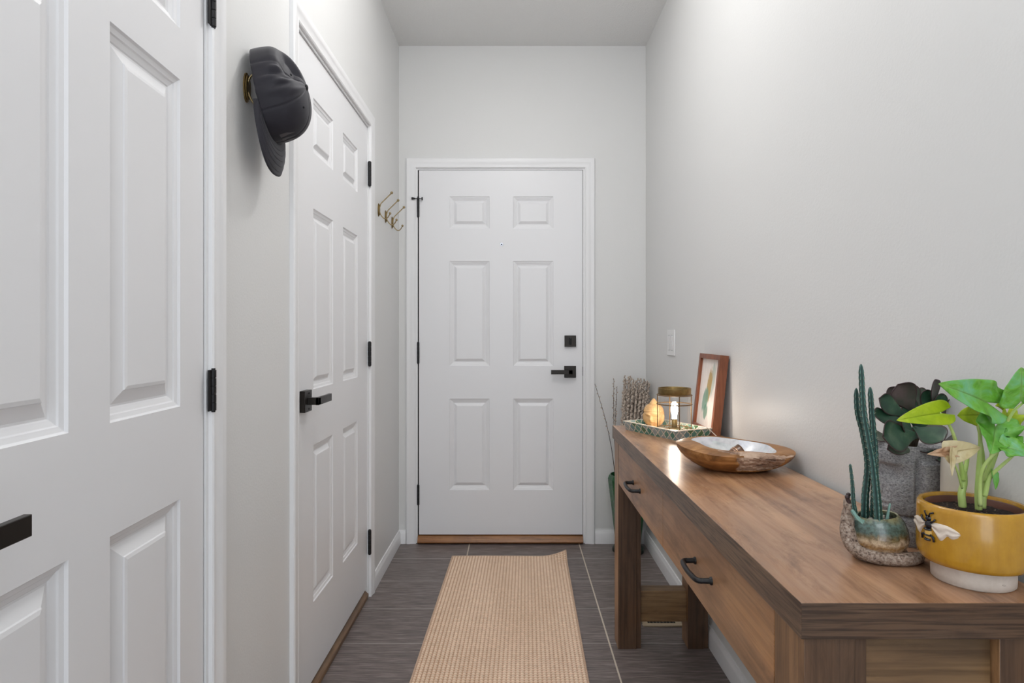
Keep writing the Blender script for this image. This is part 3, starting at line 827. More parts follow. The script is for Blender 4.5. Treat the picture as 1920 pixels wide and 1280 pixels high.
g.lathe([(0, 0.0195), (0.0095, 0.0195), (0.0095, 0.046), (0.0075, 0.049), (0, 0.049)], 24, LC)
g.box(LC.x - R1 + .002, LC.x + R1 - .002, LC.y - 0.003, LC.y + 0.003, LC.z + 0.0150, LC.z + 0.0166)
mk('socket', g, MAT['darkbrass'], parent=ln, smooth=40)
g = G().lathe([(0, 0.049), (0.0075, 0.049), (0.0078, 0.056), (0.0092, 0.066), (0.0116, 0.078), (0.0120, 0.086), (0.0096, 0.093), (0.0050, 0.0975), (0, 0.0988)], 24, LC)
mk('bulb', g, glow('lit_bulb', (1.0, 0.89, 0.76, 1), 66.0), parent=ln, smooth=180)
g = G()
cp = [LC + Vector((0.020, -0.006, 0.0175)), LC + Vector((0.045, -0.020, 0.012)), TA + TU * (TL - 0.022) + TV * (TWd - 0.032) + Vector((0, 0, 0.025)), TA + TU * (TL - 0.008) + TV * (TWd - 0.030) + Vector((0, 0, 0.0362)),
      TA + TU * (TL + 0.006) + TV * (TWd - 0.026) + Vector((0, 0, 0.0375)), TA + TU * (TL + 0.018) + TV * (TWd - 0.020) + Vector((0, 0, 0.0355)), TA + TU * (TL + 0.036) + TV * (TWd - 0.004) + Vector((0, 0, 0.014)),
      Vector((0.676, 2.112, TT + 0.0024)), Vector((0.690, 2.098, TT + 0.0020)), Vector((0.700, 2.060, TT + 0.0020)), Vector((0.703, 2.000, TT + 0.0020)), Vector((0.706, 1.930, TT + 0.0020)), Vector((0.709, 1.880, TT + 0.0020))]
g.tube(bez(cp, 10), 0.0014, 8)
mk('power_cord', g, simple('white_cord', (228, 220, 210), 0.4), parent=ln, smooth=180)

# ------------------------------------------------------------------ carved head
def buddha():
    c = Vector((0.508, 2.338, TT + 0.008))
    H, yaw = 0.105, radians(-27)
    def srf(u, v):
        lo = u * 2 * pi - pi; la = -pi / 2 + v * pi          # lo=0 is the face (-y)
        z = sin(la)
        rx = 0.0355 * (1 + 0.04 * sin(la * 2)); ry = 0.0395
        w = max(0.0, cos(la)) ** 0.72
        if z < 0: w *= 1 - 0.20 * (-z) ** 1.5
        x = rx * w * sin(lo); y = -ry * w * cos(lo); zz = 0.0435 + z * 0.0435
        r = 0.0
        E = lambda a, b, sa, sb: exp(-((lo - a) / sa) ** 2 - ((z - b) / sb) ** 2)
        r += 0.0110 * exp(-(lo / 0.15) ** 2) * max(0, 1 - abs((z + 0.20) / 0.33)) ** 0.8 * (0.55 + 0.45 * (1 if z < -0.1 else 0.6))   # nose
        r += 0.0025 * E(0.16, -0.40, 0.10, 0.06) + 0.0025 * E(-0.16, -0.40, 0.10, 0.06)
        for s in (-1, 1):
            r += 0.0042 * exp(-((z - (0.10 + 0.10 * cos((lo - s * 0.42) * 3.2))) / 0.045) ** 2) * exp(-((lo - s * 0.42) / 0.36) ** 2)          # brow
            r -= 0.0052 * E(s * 0.42, -0.04, 0.24, 0.09)
            r += 0.0034 * E(s * 0.42, -0.09, 0.20, 0.045)     # closed lid
            r += 0.0018 * E(s * 0.62, -0.42, 0.30, 0.2)
        r += 0.0044 * E(0, -0.60, 0.22, 0.045) + 0.0042 * E(0, -0.70, 0.18, 0.05) - 0.0034 * E(0, -0.65, 0.28, 0.018) - 0.0030 * E(0, -0.52, 0.25, 0.04)
        r += 0.0028 * E(0, -0.86, 0.24, 0.1)
        for s in (-1, 1): r += 0.0060 * exp(-((lo - s * 1.52) / 0.12) ** 2) * max(0, 1 - abs((z + 0.28) / 0.52) ** 3)  # long ears
        hl = 0.30 + 0.12 * cos(lo * 1.0)
        if z > hl - 0.02 or abs(lo) > 1.75:
            k = min(1, max(0, max((z - hl + 0.02) / 0.06, (abs(lo) - 1.75) / 0.1)))
            r += k * (0.0016 + 0.0010 * abs(sin(lo * 17)) * abs(sin(la * 17)))
        n = Vector((x, y, (zz - 0.0435) * 0.8)).normalized() if w > 0.01 else Vector((0, 0, 1 if z > 0 else -1))
        p = Vector((x, y, zz)) + n * r
        return p
    rot = Matrix.Rotation(yaw, 3, 'Z')
    def fn(u, v):
        p = srf(u, v)
        p.z = max(p.z, 0.003)
        return c + rot @ p
    root = thing('carved_head', c, 'small tan carved head ornament with closed eyes standing in the inlaid tray', 'figurine')
    m = M('carved_sandstone', 0.6)
    f = m.noise(m.coord(), 60, 5, 0.65); m.color(m.ramp(f, [(0.3, lin(204, 158, 104)), (0.7, lin(226, 186, 134))])); m.bump(m.noise(m.coord(), 400, 2), 0.15, 0.001)
    g = G().grid(fn, 132, 110, wrap_u=True)
    mk('head', g, m.m, parent=root, smooth=180)
    g = G()
    for k in range(4):
        g.lathe([(0.0165 - 0.003 * k, 0.0815 + 0.005 * k), (0.0175 - 0.0032 * k, 0.084 + 0.005 * k), (0.0150 - 0.0034 * k, 0.0868 + 0.005 * k)], 20, c)
    g.lathe([(0.0165, 0.079), (0.0150, 0.090), (0.0080, 0.1010), (0.003, 0.1065), (0, 0.1075)], 20, c)
    mk('topknot', g, m.m, parent=root, smooth=60)
buddha()

# ------------------------------------------------------------------ framed picture leaning on the wall
def picture():
    lean = math.atan2(0.030, 0.275)
    ya, yb = 2.170, 2.412
    root = thing('framed_picture', (0.685, (ya + yb) / 2, TT), 'brown wood box frame with abstract green and ochre print leaning on the wall', 'picture')
    n = Vector((-cos(lean), 0, sin(lean))); up = Vector((sin(lean), 0, cos(lean)))
    B = Vector((0.6985, 0, TT + 0.0006))                     # back bottom edge
    T, Hh, D, bw = 0.0300, 0.277, 0.0300, 0.017
    P = lambda y, d, h: B + Vector((0, y, 0)) + n * d + up * h - Vector((0, 0, 0))
    fm = wood('frame_wood', 2, (112, 62, 38), (140, 80, 50), (160, 98, 64), 0.42, 0.5, 1.5, 3.3)
    g = G()
    for a in ((ya, yb, 0, bw), (ya, yb, Hh - bw, Hh), (ya, ya + bw, bw, Hh - bw), (yb - bw, yb, bw, Hh - bw)):
        g.box(a[0], a[1], 0, D, a[2], a[3], fr=P)
    mk('frame', g, fm, parent=root, smooth=0, bevel=0.0008)
    g = G().box(ya + bw, yb - bw, 0.004, 0.020, bw, Hh - bw, fr=P)
    m = M('print_paper', 0.5)
    pc = m.sep(m.coord())
    uu = m.math('DIVIDE', pc[1], 0.121); vv = m.math('DIVIDE', m.math('SUBTRACT', pc[2], 0.1375), 0.1375)
    n1 = m.noise(m.coord((1, 1.6, 0.5)), 22, 5, 0.6, 0.8); n2 = m.noise(m.coord((1, 2.4, 0.35), loc=(4, 1, 2)), 26, 5, 0.65, 0.6)
    def blob(cu, cv, su, sv, sl, ns, lo=0.55):
        a = m.math('ADD', m.math('SUBTRACT', uu, cu), m.math('MULTIPLY', m.math('SUBTRACT', vv, cv), sl))
        a = m.math('POWER', m.math('ABSOLUTE', m.math('DIVIDE', a, su)), 2.0)
        b = m.math('POWER', m.math('ABSOLUTE', m.math('DIVIDE', m.math('SUBTRACT', vv, cv), sv)), 2.0)
        d = m.math('ADD', m.math('ADD', a, b), m.math('MULTIPLY', m.math('SUBTRACT', ns, 0.5), 2.6))
        return m.ramp(m.math('SUBTRACT', 1.25, d, clamp=True), [(lo - 0.25, (0, 0, 0, 1)), (lo + 0.1, (1, 1, 1, 1))])
    c = m.ramp(n2, [(0.35, lin(222, 214, 208)), (0.6, lin(236, 230, 226)), (0.8, lin(240, 222, 212))])
    c = m.mix(m.math('MULTIPLY', blob(-0.22, 0.30, 0.26, 0.50, 0.25, n2), 0.55), c, lin(150, 176, 164))
    c = m.mix(m.math('MULTIPLY', blob(-0.02, 0.20, 0.24, 0.52, 0.22, n1), 0.9), c, lin(172, 142, 74))
    c = m.mix(m.math('MULTIPLY', blob(0.22, -0.18, 0.30, 0.34, 0.30, n2), 0.85), c, lin(104, 150, 132))
    c = m.mix(m.math('MULTIPLY', blob(0.12, -0.48, 0.22, 0.22, 0.2, n1), 0.8), c, lin(84, 136, 112))
    m.color(c)
    mk('print', g, m.m, parent=root, smooth=0)
picture()

# ------------------------------------------------------------------ teak bowl
BO = Vector((0.573, 1.668, TT))
def bowl_shape(th):
    """outer rim radius, rim height and rim width round the bowl; th=0 towards +x, pi/2 away from the door side"""
    c, s = cos(th), sin(th)
    r = 1 / ((abs(c) / 0.150) ** 2.2 + (abs(s) / 0.116) ** 2.2) ** (1 / 2.2)
    r *= 1 + 0.018 * sin(3 * th + 0.6) + 0.012 * sin(5 * th + 2)
    z = 0.0540 - 0.0075 * c - 0.006 * max(0, -s) + 0.007 * max(0, s) + 0.002 * sin(4 * th + 1)
    w = 0.009 + 0.044 * max(0, -c) ** 4 + 0.042 * max(0, c) ** 5 + 0.023 * max(0, -s) ** 1.6
    return r, z, w
def bark(th, t):
    """1 where the raw bark hollow is, on the near right flank"""
    a = th % (2 * pi)
    n = mnoise.noise(Vector((a * 5, t * 5, 3.1))) * 0.16
    d = max(abs(a - 5.04) / 0.62, abs(t - 0.76) / 0.34) + n
    return min(1, max(0, (1.0 - d) / 0.10))
def bowl():
    root = thing('wooden_bowl', BO, 'raw-edged wooden bowl with a silvery shell lining on the console table', 'bowl')
    hull = [(0.40, 0.0), (0.47, 0.0008), (0.56, 0.06), (0.66, 0.15), (0.76, 0.28), (0.855, 0.45), (0.93, 0.64), (0.98, 0.83), (1.0, 1.0)]
    def prof(t):
        x = t * (len(hull) - 1); i = min(int(x), len(hull) - 2); f = x - i
        f2 = f
        return (hull[i][0] + (hull[i + 1][0] - hull[i][0]) * f2, hull[i][1] + (hull[i + 1][1] - hull[i][1]) * f2)
    NU, NV = 180, 40
    def outer(u, v):
        th = u * 2 * pi; r, z, w = bowl_shape(th); a, b = prof(v)
        k = bark(th, v)
        q = a * r - k * (0.010 + 0.007 * mnoise.noise(Vector((th * 14, v * 16, 0.3))) + 0.0012 * mnoise.noise(Vector((th * 40, v * 30, 5))))
        fac = mnoise.noise(Vector((cos(th) * 3, sin(th) * 3, v * 3))) * 0.0014
        return BO + Vector((cos(th) * (q + fac), sin(th) * (q + fac), b * z - k * 0.002 * (v > 0.9)))
    g = G().grid(outer, NU, NV, wrap_u=True)
    # material index: 1 = bark
    for n, f in enumerate(g.f):
        i, j = n // NV, n % NV
        if bark((i + 0.5) / NU * 2 * pi, (j + 0.5) / NV) > 0.5: g.m[n] = 1
    nring = NU
    def top(u, v):
        th = u * 2 * pi; r, z, w = bowl_shape(th); k = bark(th, 1.0)
        w2 = w * (1 - 0.25 * k)
        o = outer(u, 1.0)
        ri = r - w
        i = BO + Vector((cos(th) * ri, sin(th) * ri, z + 0.001 + 0.0095 * max(0, -sin(th)) + 0.003 * abs(cos(th))))
        p = o.lerp(i, v); p.z += 0.0022 * sin(v * pi)
        return p
    k0 = len(g.f); g.grid(top, NU, 6, wrap_u=True)
    for n in range(k0, len(g.f)):                        # weathered patch running along the front rim
        i, j = (n - k0) // 6, (n - k0) % 6
        th = (i + 0.5) / NU * 2 * pi
        c_ = 5.25 - 0.16 * j + 0.10 * mnoise.noise(Vector((i * 0.13, j * 0.5, 2)))
        if abs(th - c_) < 0.62 and j < 5: g.m[n] = 1
    base = [outer(i / NU, 0) for i in range(NU)]
    g.add(base, [tuple(range(NU))])
    m = M('teak', 0.42)
    sv = m.coord((0.5, 1.0, 2.6)); f = m.noise(sv, 16, 6, 0.6, 1.4); f2 = m.noise(m.coord((0.08, 1, 1)), 130, 3, 0.6)
    c = m.ramp(f, [(0.30, lin(112, 74, 36)), (0.48, lin(156, 106, 56)), (0.64, lin(186, 136, 82)), (0.8, lin(204, 160, 104))])
    c = m.mix(0.3, c, m.ramp(f2, [(0.35, lin(160, 140, 120)), (0.6, (1, 1, 1, 1))]), 'MULTIPLY'); m.color(c); m.bump(f2, 0.08, 0.002)
    b = M('teak_bark', 0.85)
    f = b.noise(b.coord((0.4, 1, 1.6)), 34, 7, 0.66, 0.9)
    b.color(b.ramp(f, [(0.32, lin(74, 54, 44)), (0.44, lin(156, 126, 106)), (0.56, lin(196, 168, 146)), (0.76, lin(214, 192, 172))])); b.bump(f, 0.45, 0.004)
    mk('shell', g, [m.m, b.m], parent=root, smooth=50)
    def inner(u, v):
        th = u * 2 * pi; e = top(u, 1.0) - BO; q = 1 - v
        k = q ** 0.55 if q > 0 else 0
        zz = 0.012 + (e.z - 0.0125) * (1 - (1 - q) ** 1.0) ** 2.2
        return BO + Vector((e.x * max(k, 0.001) * 0.999, e.y * max(k, 0.001) * 0.999, zz))
    g = G().grid(inner, NU, 20, wrap_u=True)
    s = M('mother_of_pearl', 0.22, coat=0.4)
    vo = s.n('ShaderNodeTexVoronoi'); vo.inputs['Scale'].default_value = 34; s.l(s.coord((0.6, 1, 1)), vo.inputs['Vector'])
    f = s.noise(s.coord(), 40, 4, 0.6)
    c = s.mix(0.35, s.ramp(f, [(0.3, lin(186, 192, 200)), (0.5, lin(216, 219, 224)), (0.7, lin(234, 232, 234))]), vo.outputs['Color'], 'SOFT_LIGHT')
    h = s.n('ShaderNodeHueSaturation'); h.inputs['Saturation'].default_value = 0.35; s.l(c, h.inputs['Color'])
    s.color(h.outputs[0]); s.b.inputs['Metallic'].default_value = 0.12
    mk('lining', g, s.m, parent=root, smooth=180)
bowl()
def trinket():
    c = Vector((0.571, 1.690, TT + 0.0205))
    root = thing('wooden_trinket', c, 'small brown wedge-shaped trinket with metallic bands lying inside the wooden bowl', 'ornament')
    ax = Vector((0.93, 0.10, 0.34)).normalized(); up = (Vector((0, 0, 1)) - ax * ax.z).normalized(); sd = ax.cross(up)
    A = c + ax * -0.034 + up * 0.006
    def srf(u, v):
        a = pi * (u * 1.0); r = 0.003 + 0.0185 * v ** 0.85
        return A + ax * 0.068 * v + sd * cos(a) * r * 1.15 + up * (sin(a) * r * 0.95)
    m = M('trinket_brown', 0.25)
    w = m.noise(m.coord((0.4, 2, 2)), 60, 4, 0.6)
    m.color(m.ramp(w, [(0.3, lin(66, 42, 28)), (0.6, lin(124, 86, 58)), (0.9, lin(170, 130, 98))]))
    g = G().grid(srf, 20, 14); mk('wedge', g, m.m, parent=root, smooth=180, solid=0.002)
    for t, k in ((0.70, 0.0012), (0.78, 0.0016)):
        g = G(); g.tube([srf(i / 20, t) + (srf(i / 20, t) - (A + ax * 0.068 * t)).normalized() * 0.0012 for i in range(21)], k, 8)
        mk('band', g, simple('rose_metal', (214, 170, 140), 0.2, 0.9), parent=root, smooth=180)
trinket()

# ------------------------------------------------------------------ green floor vase with willow branches
VC = Vector((0.607, 3.425, 0))
gv = thing('floor_vase', VC, 'tall green tapered floor vase in the corner behind the console table', 'vase')
g = G().lathe([(0.0, 0.0), (0.058, 0.0), (0.063, 0.006), (0.066, 0.03), (0.088, 0.22), (0.107, 0.375), (0.109, 0.392), (0.102, 0.410), (0.094, 0.414),
               (0.094, 0.405), (0.080, 0.22), (0.058, 0.03), (0.0, 0.028)], 12, VC)
mk('body', g, simple('green_glaze', (40, 92, 56), 0.25, var=0.1, vscale=12), parent=gv, smooth=25)
g = G().lathe([(0, 0.0), (0.082, 0.0), (0.085, 0.005), (0.085, 0.022), (0.078, 0.028), (0.0, 0.028)], 12, VC)
mk('foot', g, simple('dark_green_glaze', (26, 42, 30), 0.4), parent=gv, smooth=25)
MAT['twig'] = simple('willow_twig', (50, 38, 32), 0.7, var=0.2, vscale=60)
def catkin_mat():
    m = M('willow_catkin', 0.95)
    f = m.noise(m.coord(), 300, 3, 0.7); m.color(m.ramp(f, [(0.3, lin(164, 148, 134)), (0.7, lin(216, 202, 188))]))
    m.b.inputs['Sheen Weight'].default_value = 0.3; return m.m
MAT['catkin'] = catkin_mat()
BR, CATS, STEMS = [], [], []
def branch(px, py, Y, bx, by, sag, dens, big, label, group, zlow=0.62):
    tip = at(px, py, Y); base = VC + Vector((bx, by, 0.036))
    mouth = VC + Vector((bx * 0.95 + (tip.x - VC.x) * 0.20, by * 0.9 + (tip.y - VC.y) * 0.2, 0.42))   # inside the rim
    d = Vector((mouth.x - VC.x, mouth.y - VC.y))
    if d.length > 0.078: mouth.x = VC.x + d.x / d.length * 0.078; mouth.y = VC.y + d.y / d.length * 0.078
    pts = bez([base, mouth, mouth.lerp(tip, 0.5) + Vector((sag, 0, 0.012)), tip], 14)
    root = thing('willow_branch', base, label, 'branch', group)
    n = len(pts)
    mk('stem', G().tube(pts, [0.0024 - 0.0014 * i / n for i in range(n)], 6), MAT['twig'], parent=root, smooth=180)
    BR.append((root, pts, dens, big, zlow)); STEMS.append(pts)
def clear(p, r, me):
    for q, k, w in CATS:
        if w != me and (p - q).length < r + k + 0.0004: return False
    for w, pts in enumerate(STEMS):
        if w == me: continue
        for i in range(1, len(pts)):
            a, b = pts[i - 1], pts[i]; ab = b - a; t = max(0, min(1, (p - a).dot(ab) / ab.length_squared))
            if (a + ab * t - p).length < r + 0.0026: return False
    return True
def dress():
    for me, (root, pts, dens, big, zlow) in enumerate(BR):
        g = G(); L = random.uniform(0, dens); n = len(pts)
        for i in range(1, n):
            a, b = pts[i - 1], pts[i]; seg = (b - a).length; t = (b - a).normalized()
            if a.z < zlow: continue
            pos = 0.0
            while L + (seg - pos) >= dens:
                pos += dens - L; L = 0.0
                c0 = a + t * pos; an0 = random.uniform(0, 2 * pi)
                for trial in range(16):
                    an = an0 + trial * 2.4; o = Matrix.Rotation(an, 3, t) @ t.orthogonal().normalized()
                    s = big * random.uniform(0.9, 1.15) * (0.75 if i > n - 5 else 1) * (1.0 if trial < 6 else 0.8 if trial < 11 else 0.62)
                    c = c0 + o * (0.0012 + s * 0.50) + t * s * 0.2
                    if clear(c, s * 0.88, me):
                        dr = (t * 0.8 + o * 0.6).normalized(); q = dr.to_track_quat('Z', 'Y').to_matrix()
                        g.ball(c, s * 0.70, s * 0.70, s, 10, 7, rot=q); CATS.append((c, s * 0.88, me)); break
            L += seg - pos
        if g.v:
            c = mk('catkins', g, MAT['catkin'], parent=root, smooth=180); c['kind'] = 'stuff'
GV = 'willow branches in the green floor vase'
branch(1115.5, 719, 3.40, -0.050, -0.022, 0.012, 0.020, 0.0050, 'lone dark willow twig leaning far left out of the green vase', GV)
branch(1151, 710, 3.42, -0.052, 0.002, -0.006, 0.013, 0.0058, 'upright thin willow twig just left of the dense bunch', GV)
branch(1157, 724, 3.47, -0.046, 0.026, -0.010, 0.013, 0.0058, 'shorter thin willow twig beside the upright one, left of the dense bunch', GV)
branch(1228, 729, 3.42, 0.055, 0.0, 0.004, 0.014, 0.0060, 'willow branch leaning furthest right out of the green vase', GV)
for i in range(26):
    b = (0, 0, 0, 0, 0, 0, 0, 1, 1, 1, 1, 1, 1, 1, 2, 2, 2, 2, 2, 2, 3, 3, 3, 3, 3, 3)[i]
    k = i - (0, 7, 14, 20)[b]; cnt = (7, 7, 6, 6)[b]
    f = (k + 0.5 + (0.18 if b % 2 else -0.18)) / cnt
    x = 1168 + 52 * f
    top = 705 + (x - 1170) * 0.17 + random.uniform(-2, 8) + (6 if b == 0 else 0)
    half = (0.040, 0.044, 0.040, 0.032)[b]
    branch(x, top, (3.356, 3.398, 3.440, 3.482)[b], (f - 0.5) * 2 * half, (-0.034, -0.011, 0.012, 0.034)[b], 0.0, 0.0085, 0.0080,
           'willow branch thick with grey catkins in the dense bunch of the green vase', 'willow branches in the dense bunch', 0.56)
dress()

# ------------------------------------------------------------------ potted cactus in a snail-shaped pot
def soil_mat():
    m = M('potting_soil', 0.95)
    f = m.noise(m.coord(), 220, 5, 0.75); m.color(m.ramp(f, [(0.35, lin(24, 17, 14)), (0.56, lin(50, 36, 30)), (0.63, lin(110, 86, 68)), (0.68, lin(206, 196, 184))])); m.bump(f, 0.9, 0.006); return m.m
MAT['soil'] = soil_mat()
def cactus():
    C = Vector((0.5655, 1.000, TT))
    root = thing('potted_cactus', C, 'tall thin ribbed cactus in a small glazed snail-shaped pot', 'potted plant')
    # shell of the snail = the pot
    m = M('snail_glaze', 0.16, coat=0.5)
    z = m.sep(m.coord())[2]
    n = m.noise(m.coord(), 45, 5, 0.65, 0.6); n2 = m.noise(m.coord(), 190, 4, 0.7)
    zz = m.math('ADD', z, m.math('MULTIPLY', m.math('SUBTRACT', n, 0.5), 0.022))
    zz = m.math('DIVIDE', zz, 0.075)
    c = m.ramp(zz, [(0.20, lin(196, 176, 150)), (0.34, lin(150, 112, 66)), (0.44, lin(206, 184, 154)), (0.54, lin(120, 104, 70)), (0.62, lin(84, 104, 96)), (0.80, lin(96, 120, 114)), (0.95, lin(146, 140, 100))])
    c = m.mix(0.55, c, m.ramp(n2, [(0.36, lin(120, 86, 52)), (0.56, (1, 1, 1, 1))]), 'MULTIPLY')
    m.color(c)
    st = M('snail_body', 0.55)
    f = st.noise(st.coord(), 210, 4, 0.7); f2 = st.noise(st.coord(), 30, 3, 0.6)
    c = st.ramp(f, [(0.34, lin(52, 40, 36)), (0.46, lin(150, 130, 116)), (0.64, lin(196, 184, 172))])
    c = st.mix(0.5, c, st.ramp(f2, [(0.35, lin(190, 176, 160)), (0.65, lin(255, 250, 246))]), 'MULTIPLY'); st.color(c); st.bump(f, 0.7, 0.004)
    tilt = Matrix.Rotation(radians(-5), 3, 'Y')
    S0 = C + Vector((0.008, 0, 0))
    prof = [(0.0, 0.008), (0.026, 0.008), (0.037, 0.016), (0.0425, 0.030), (0.0420, 0.045), (0.0375, 0.058), (0.0315, 0.0665), (0.0295, 0.0685), (0.0275, 0.0675), (0.0285, 0.062), (0.031, 0.056), (0.0, 0.054)]
    g = G().lathe(prof, 40, (0, 0, 0), sy=0.92)
    g.v = [tuple(S0 + tilt @ Vector(p)) for p in g.v]
    pot = mk('pot', g, m.m, parent=root, smooth=70)
    # foot, neck and head of the snail
    path = bez([C + Vector(p) for p in ((0.064, -0.010, 0.0065), (0.046, -0.026, 0.009), (0.018, -0.034, 0.010), (-0.016, -0.028, 0.011), (-0.038, -0.012, 0.018), (-0.0445, -0.002, 0.040), (-0.0435, 0.001, 0.066), (-0.0415, 0.0, 0.080), (-0.0465, -0.001, 0.0915))], 7)
    k = len(path) - 1
    rad = []
    for i in range(k + 1):
        t = i / k
        r = 0.0065 + (0.0098 - 0.0065) * min(1, t / 0.15)
        if t > 0.45: r = 0.0098 + (0.0118 - 0.0098) * min(1, (t - 0.45) / 0.15)
        if t > 0.62: r = 0.0118 - 0.0035 * min(1, (t - 0.62) / 0.18)
        if t > 0.93: r = 0.0083 - 0.0042 * (t - 0.93) / 0.07
        rad.append(r)
    g = G().tube(path, rad, 14)
    def flat(p):
        p = Vector(p); d = p - C
        n_ = 0.0012 * mnoise.noise(p * 90)
        if d.z < 0.02:
            d.z = max(0.0, d.z); d.y *= 1.06
        return C + d + Vector((n_, n_, abs(n_) * 0.6))
    g.v = [tuple(flat(p)) for p in g.v]
    g.lathe([(0, 0.0), (0.040, 0.0), (0.043, 0.006), (0.038, 0.014), (0.0, 0.016)], 32, S0, sy=0.80)
    body = mk('snail_body', g, st.m, parent=root, smooth=180)
    for s in (-1, 1):
        g = G(); h = C + Vector((-0.044, s * 0.004, 0.087))
        g.tube([h, h + Vector((-0.004 + 0.009 * (s > 0), s * 0.003, 0.009))], [0.0036, 0.0026], 10); g.ball(h + Vector((-0.0045 + 0.0095 * (s > 0), s * 0.0032, 0.0102)), 0.0034)
        mk('tentacle', g, simple('snail_tentacle', (60, 46, 46), 0.6, var=0.3, vscale=200), parent=body)
    g = G().lathe([(0.0, 0.0595), (0.0280, 0.0595)], 32, S0, sy=0.92); g.v = [tuple(S0 + tilt @ (Vector(p) - S0)) for p in g.v]
    mk('soil', g, MAT['soil'], parent=root)
    pm = simple('grit', (176, 170, 160), 0.8, var=0.25, vscale=120, bump=0.3)
    for i in range(26):
        a, r = random.uniform(0, 2 * pi), 0.026 * sqrt(random.random()); s = random.uniform(0.0022, 0.0042)
        g = G().ball(S0 + tilt @ Vector((cos(a) * r, sin(a) * r * 0.9, 0.0605)), s, s * 0.8, s * 0.62, 8, 6, rot=Matrix.Rotation(a, 3, 'Z'))
        mk('pebble', g, pm, parent=root, smooth=180)
    cm = M('cactus_skin', 0.5)
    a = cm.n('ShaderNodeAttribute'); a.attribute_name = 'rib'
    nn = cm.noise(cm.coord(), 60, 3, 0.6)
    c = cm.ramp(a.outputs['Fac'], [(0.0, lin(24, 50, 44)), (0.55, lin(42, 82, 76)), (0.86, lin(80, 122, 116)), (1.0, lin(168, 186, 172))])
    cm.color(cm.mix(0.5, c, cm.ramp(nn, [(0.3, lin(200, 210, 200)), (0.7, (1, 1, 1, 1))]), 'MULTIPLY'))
    lt = simple('pale_shoot', (120, 156, 146), 0.5, var=0.1, vscale=80)
    sp = simple('spine', (196, 190, 160), 0.5)
    def stem(pts, r0, r1, ribs=5, mat=None, spines=True):
        r0, r1 = r0 * 0.9, r1 * 0.9
        P = bez(pts, 12); n = len(P); N = ribs * 6
        L = [0.0]
        for i in range(1, n): L.append(L[-1] + (P[i] - P[i - 1]).length)
        # resample evenly
        m_ = max(30, int(L[-1] / 0.0016)); Q = []
        j = 0
        for i in range(m_ + 1):
            d = L[-1] * i / m_
            while j < n - 2 and L[j + 1] < d: j += 1
            f = (d - L[j]) / max(1e-9, L[j + 1] - L[j]); Q.append(P[j].lerp(P[j + 1], f))
        vs, rib = [], []; nrm = None; tips = []
        for i in range(m_ + 1):
            t = (Q[min(i + 1, m_)] - Q[max(i - 1, 0)]).normalized()
            nrm = t.orthogonal().normalized() if nrm is None else (nrm - t * nrm.dot(t)).normalized()
            b = t.cross(nrm); f = i / m_
            R = r0 + (r1 - r0) * f
            if f > 0.93: R *= max(0.10, sqrt(max(0, 1 - ((f - 0.93) / 0.07) ** 2)))
            d = L[-1] * f; tooth = 0.5 + 0.5 * cos(2 * pi * d / 0.0095)
            for k_ in range(N):
                ph = 2 * pi * k_ / N; w = abs(cos(ph * ribs / 2)) ** 2.2
                rr = R * (0.74 + 0.30 * w + 0.13 * w * w * tooth)
                vs.append(Q[i] + (nrm * cos(ph + 0.5 * f) + b * sin(ph + 0.5 * f)) * rr); rib.append(min(1.0, w * (0.72 + 0.28 * tooth)))
            if spines and i % 6 == 3 and 0.04 < f < 0.97:
                for k_ in range(ribs):
                    ph = 2 * pi * k_ / ribs + 0.5 * f; dd = nrm * cos(ph) + b * sin(ph)
                    tips.append((Q[i] + dd * R * 1.08, dd * 0.8 + t * 0.45))
        fs = [(i * N + k_, i * N + (k_ + 1) % N, (i + 1) * N + (k_ + 1) % N, (i + 1) * N + k_) for i in range(m_) for k_ in range(N)] + [tuple(m_ * N + k_ for k_ in range(N))]
        g = G(); g.add(vs, fs)
        o = mk('stem', g, mat or cm.m, parent=root, smooth=180, recalc=False)
        at_ = o.data.attributes.new('rib', 'FLOAT', 'POINT')
        for i, v in enumerate(rib): at_.data[i].value = v
        if spines:
            g = G()
            for p, d in tips: g.tube([p, p + d.normalized() * 0.0021], [0.00038, 0.00008], 4, caps=False)
            e = mk('spines', g, sp, parent=o, smooth=180); e['kind'] = 'stuff'
    pz = lambda px, py, Y: at(px, py, Y)
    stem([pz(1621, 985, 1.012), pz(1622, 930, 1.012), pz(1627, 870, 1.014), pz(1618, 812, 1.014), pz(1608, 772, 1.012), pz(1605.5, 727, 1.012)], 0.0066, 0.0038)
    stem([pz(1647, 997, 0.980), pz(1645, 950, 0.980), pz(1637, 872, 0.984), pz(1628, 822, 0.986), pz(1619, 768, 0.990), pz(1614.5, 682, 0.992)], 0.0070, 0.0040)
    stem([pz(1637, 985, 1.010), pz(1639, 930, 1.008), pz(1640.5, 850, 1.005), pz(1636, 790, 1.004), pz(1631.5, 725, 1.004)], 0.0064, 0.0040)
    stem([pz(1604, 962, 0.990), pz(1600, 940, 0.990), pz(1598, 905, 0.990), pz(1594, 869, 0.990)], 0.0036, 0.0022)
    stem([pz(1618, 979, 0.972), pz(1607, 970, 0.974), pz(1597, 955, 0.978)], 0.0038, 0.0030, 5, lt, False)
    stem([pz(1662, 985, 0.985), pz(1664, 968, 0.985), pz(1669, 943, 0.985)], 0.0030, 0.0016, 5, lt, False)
cactus()

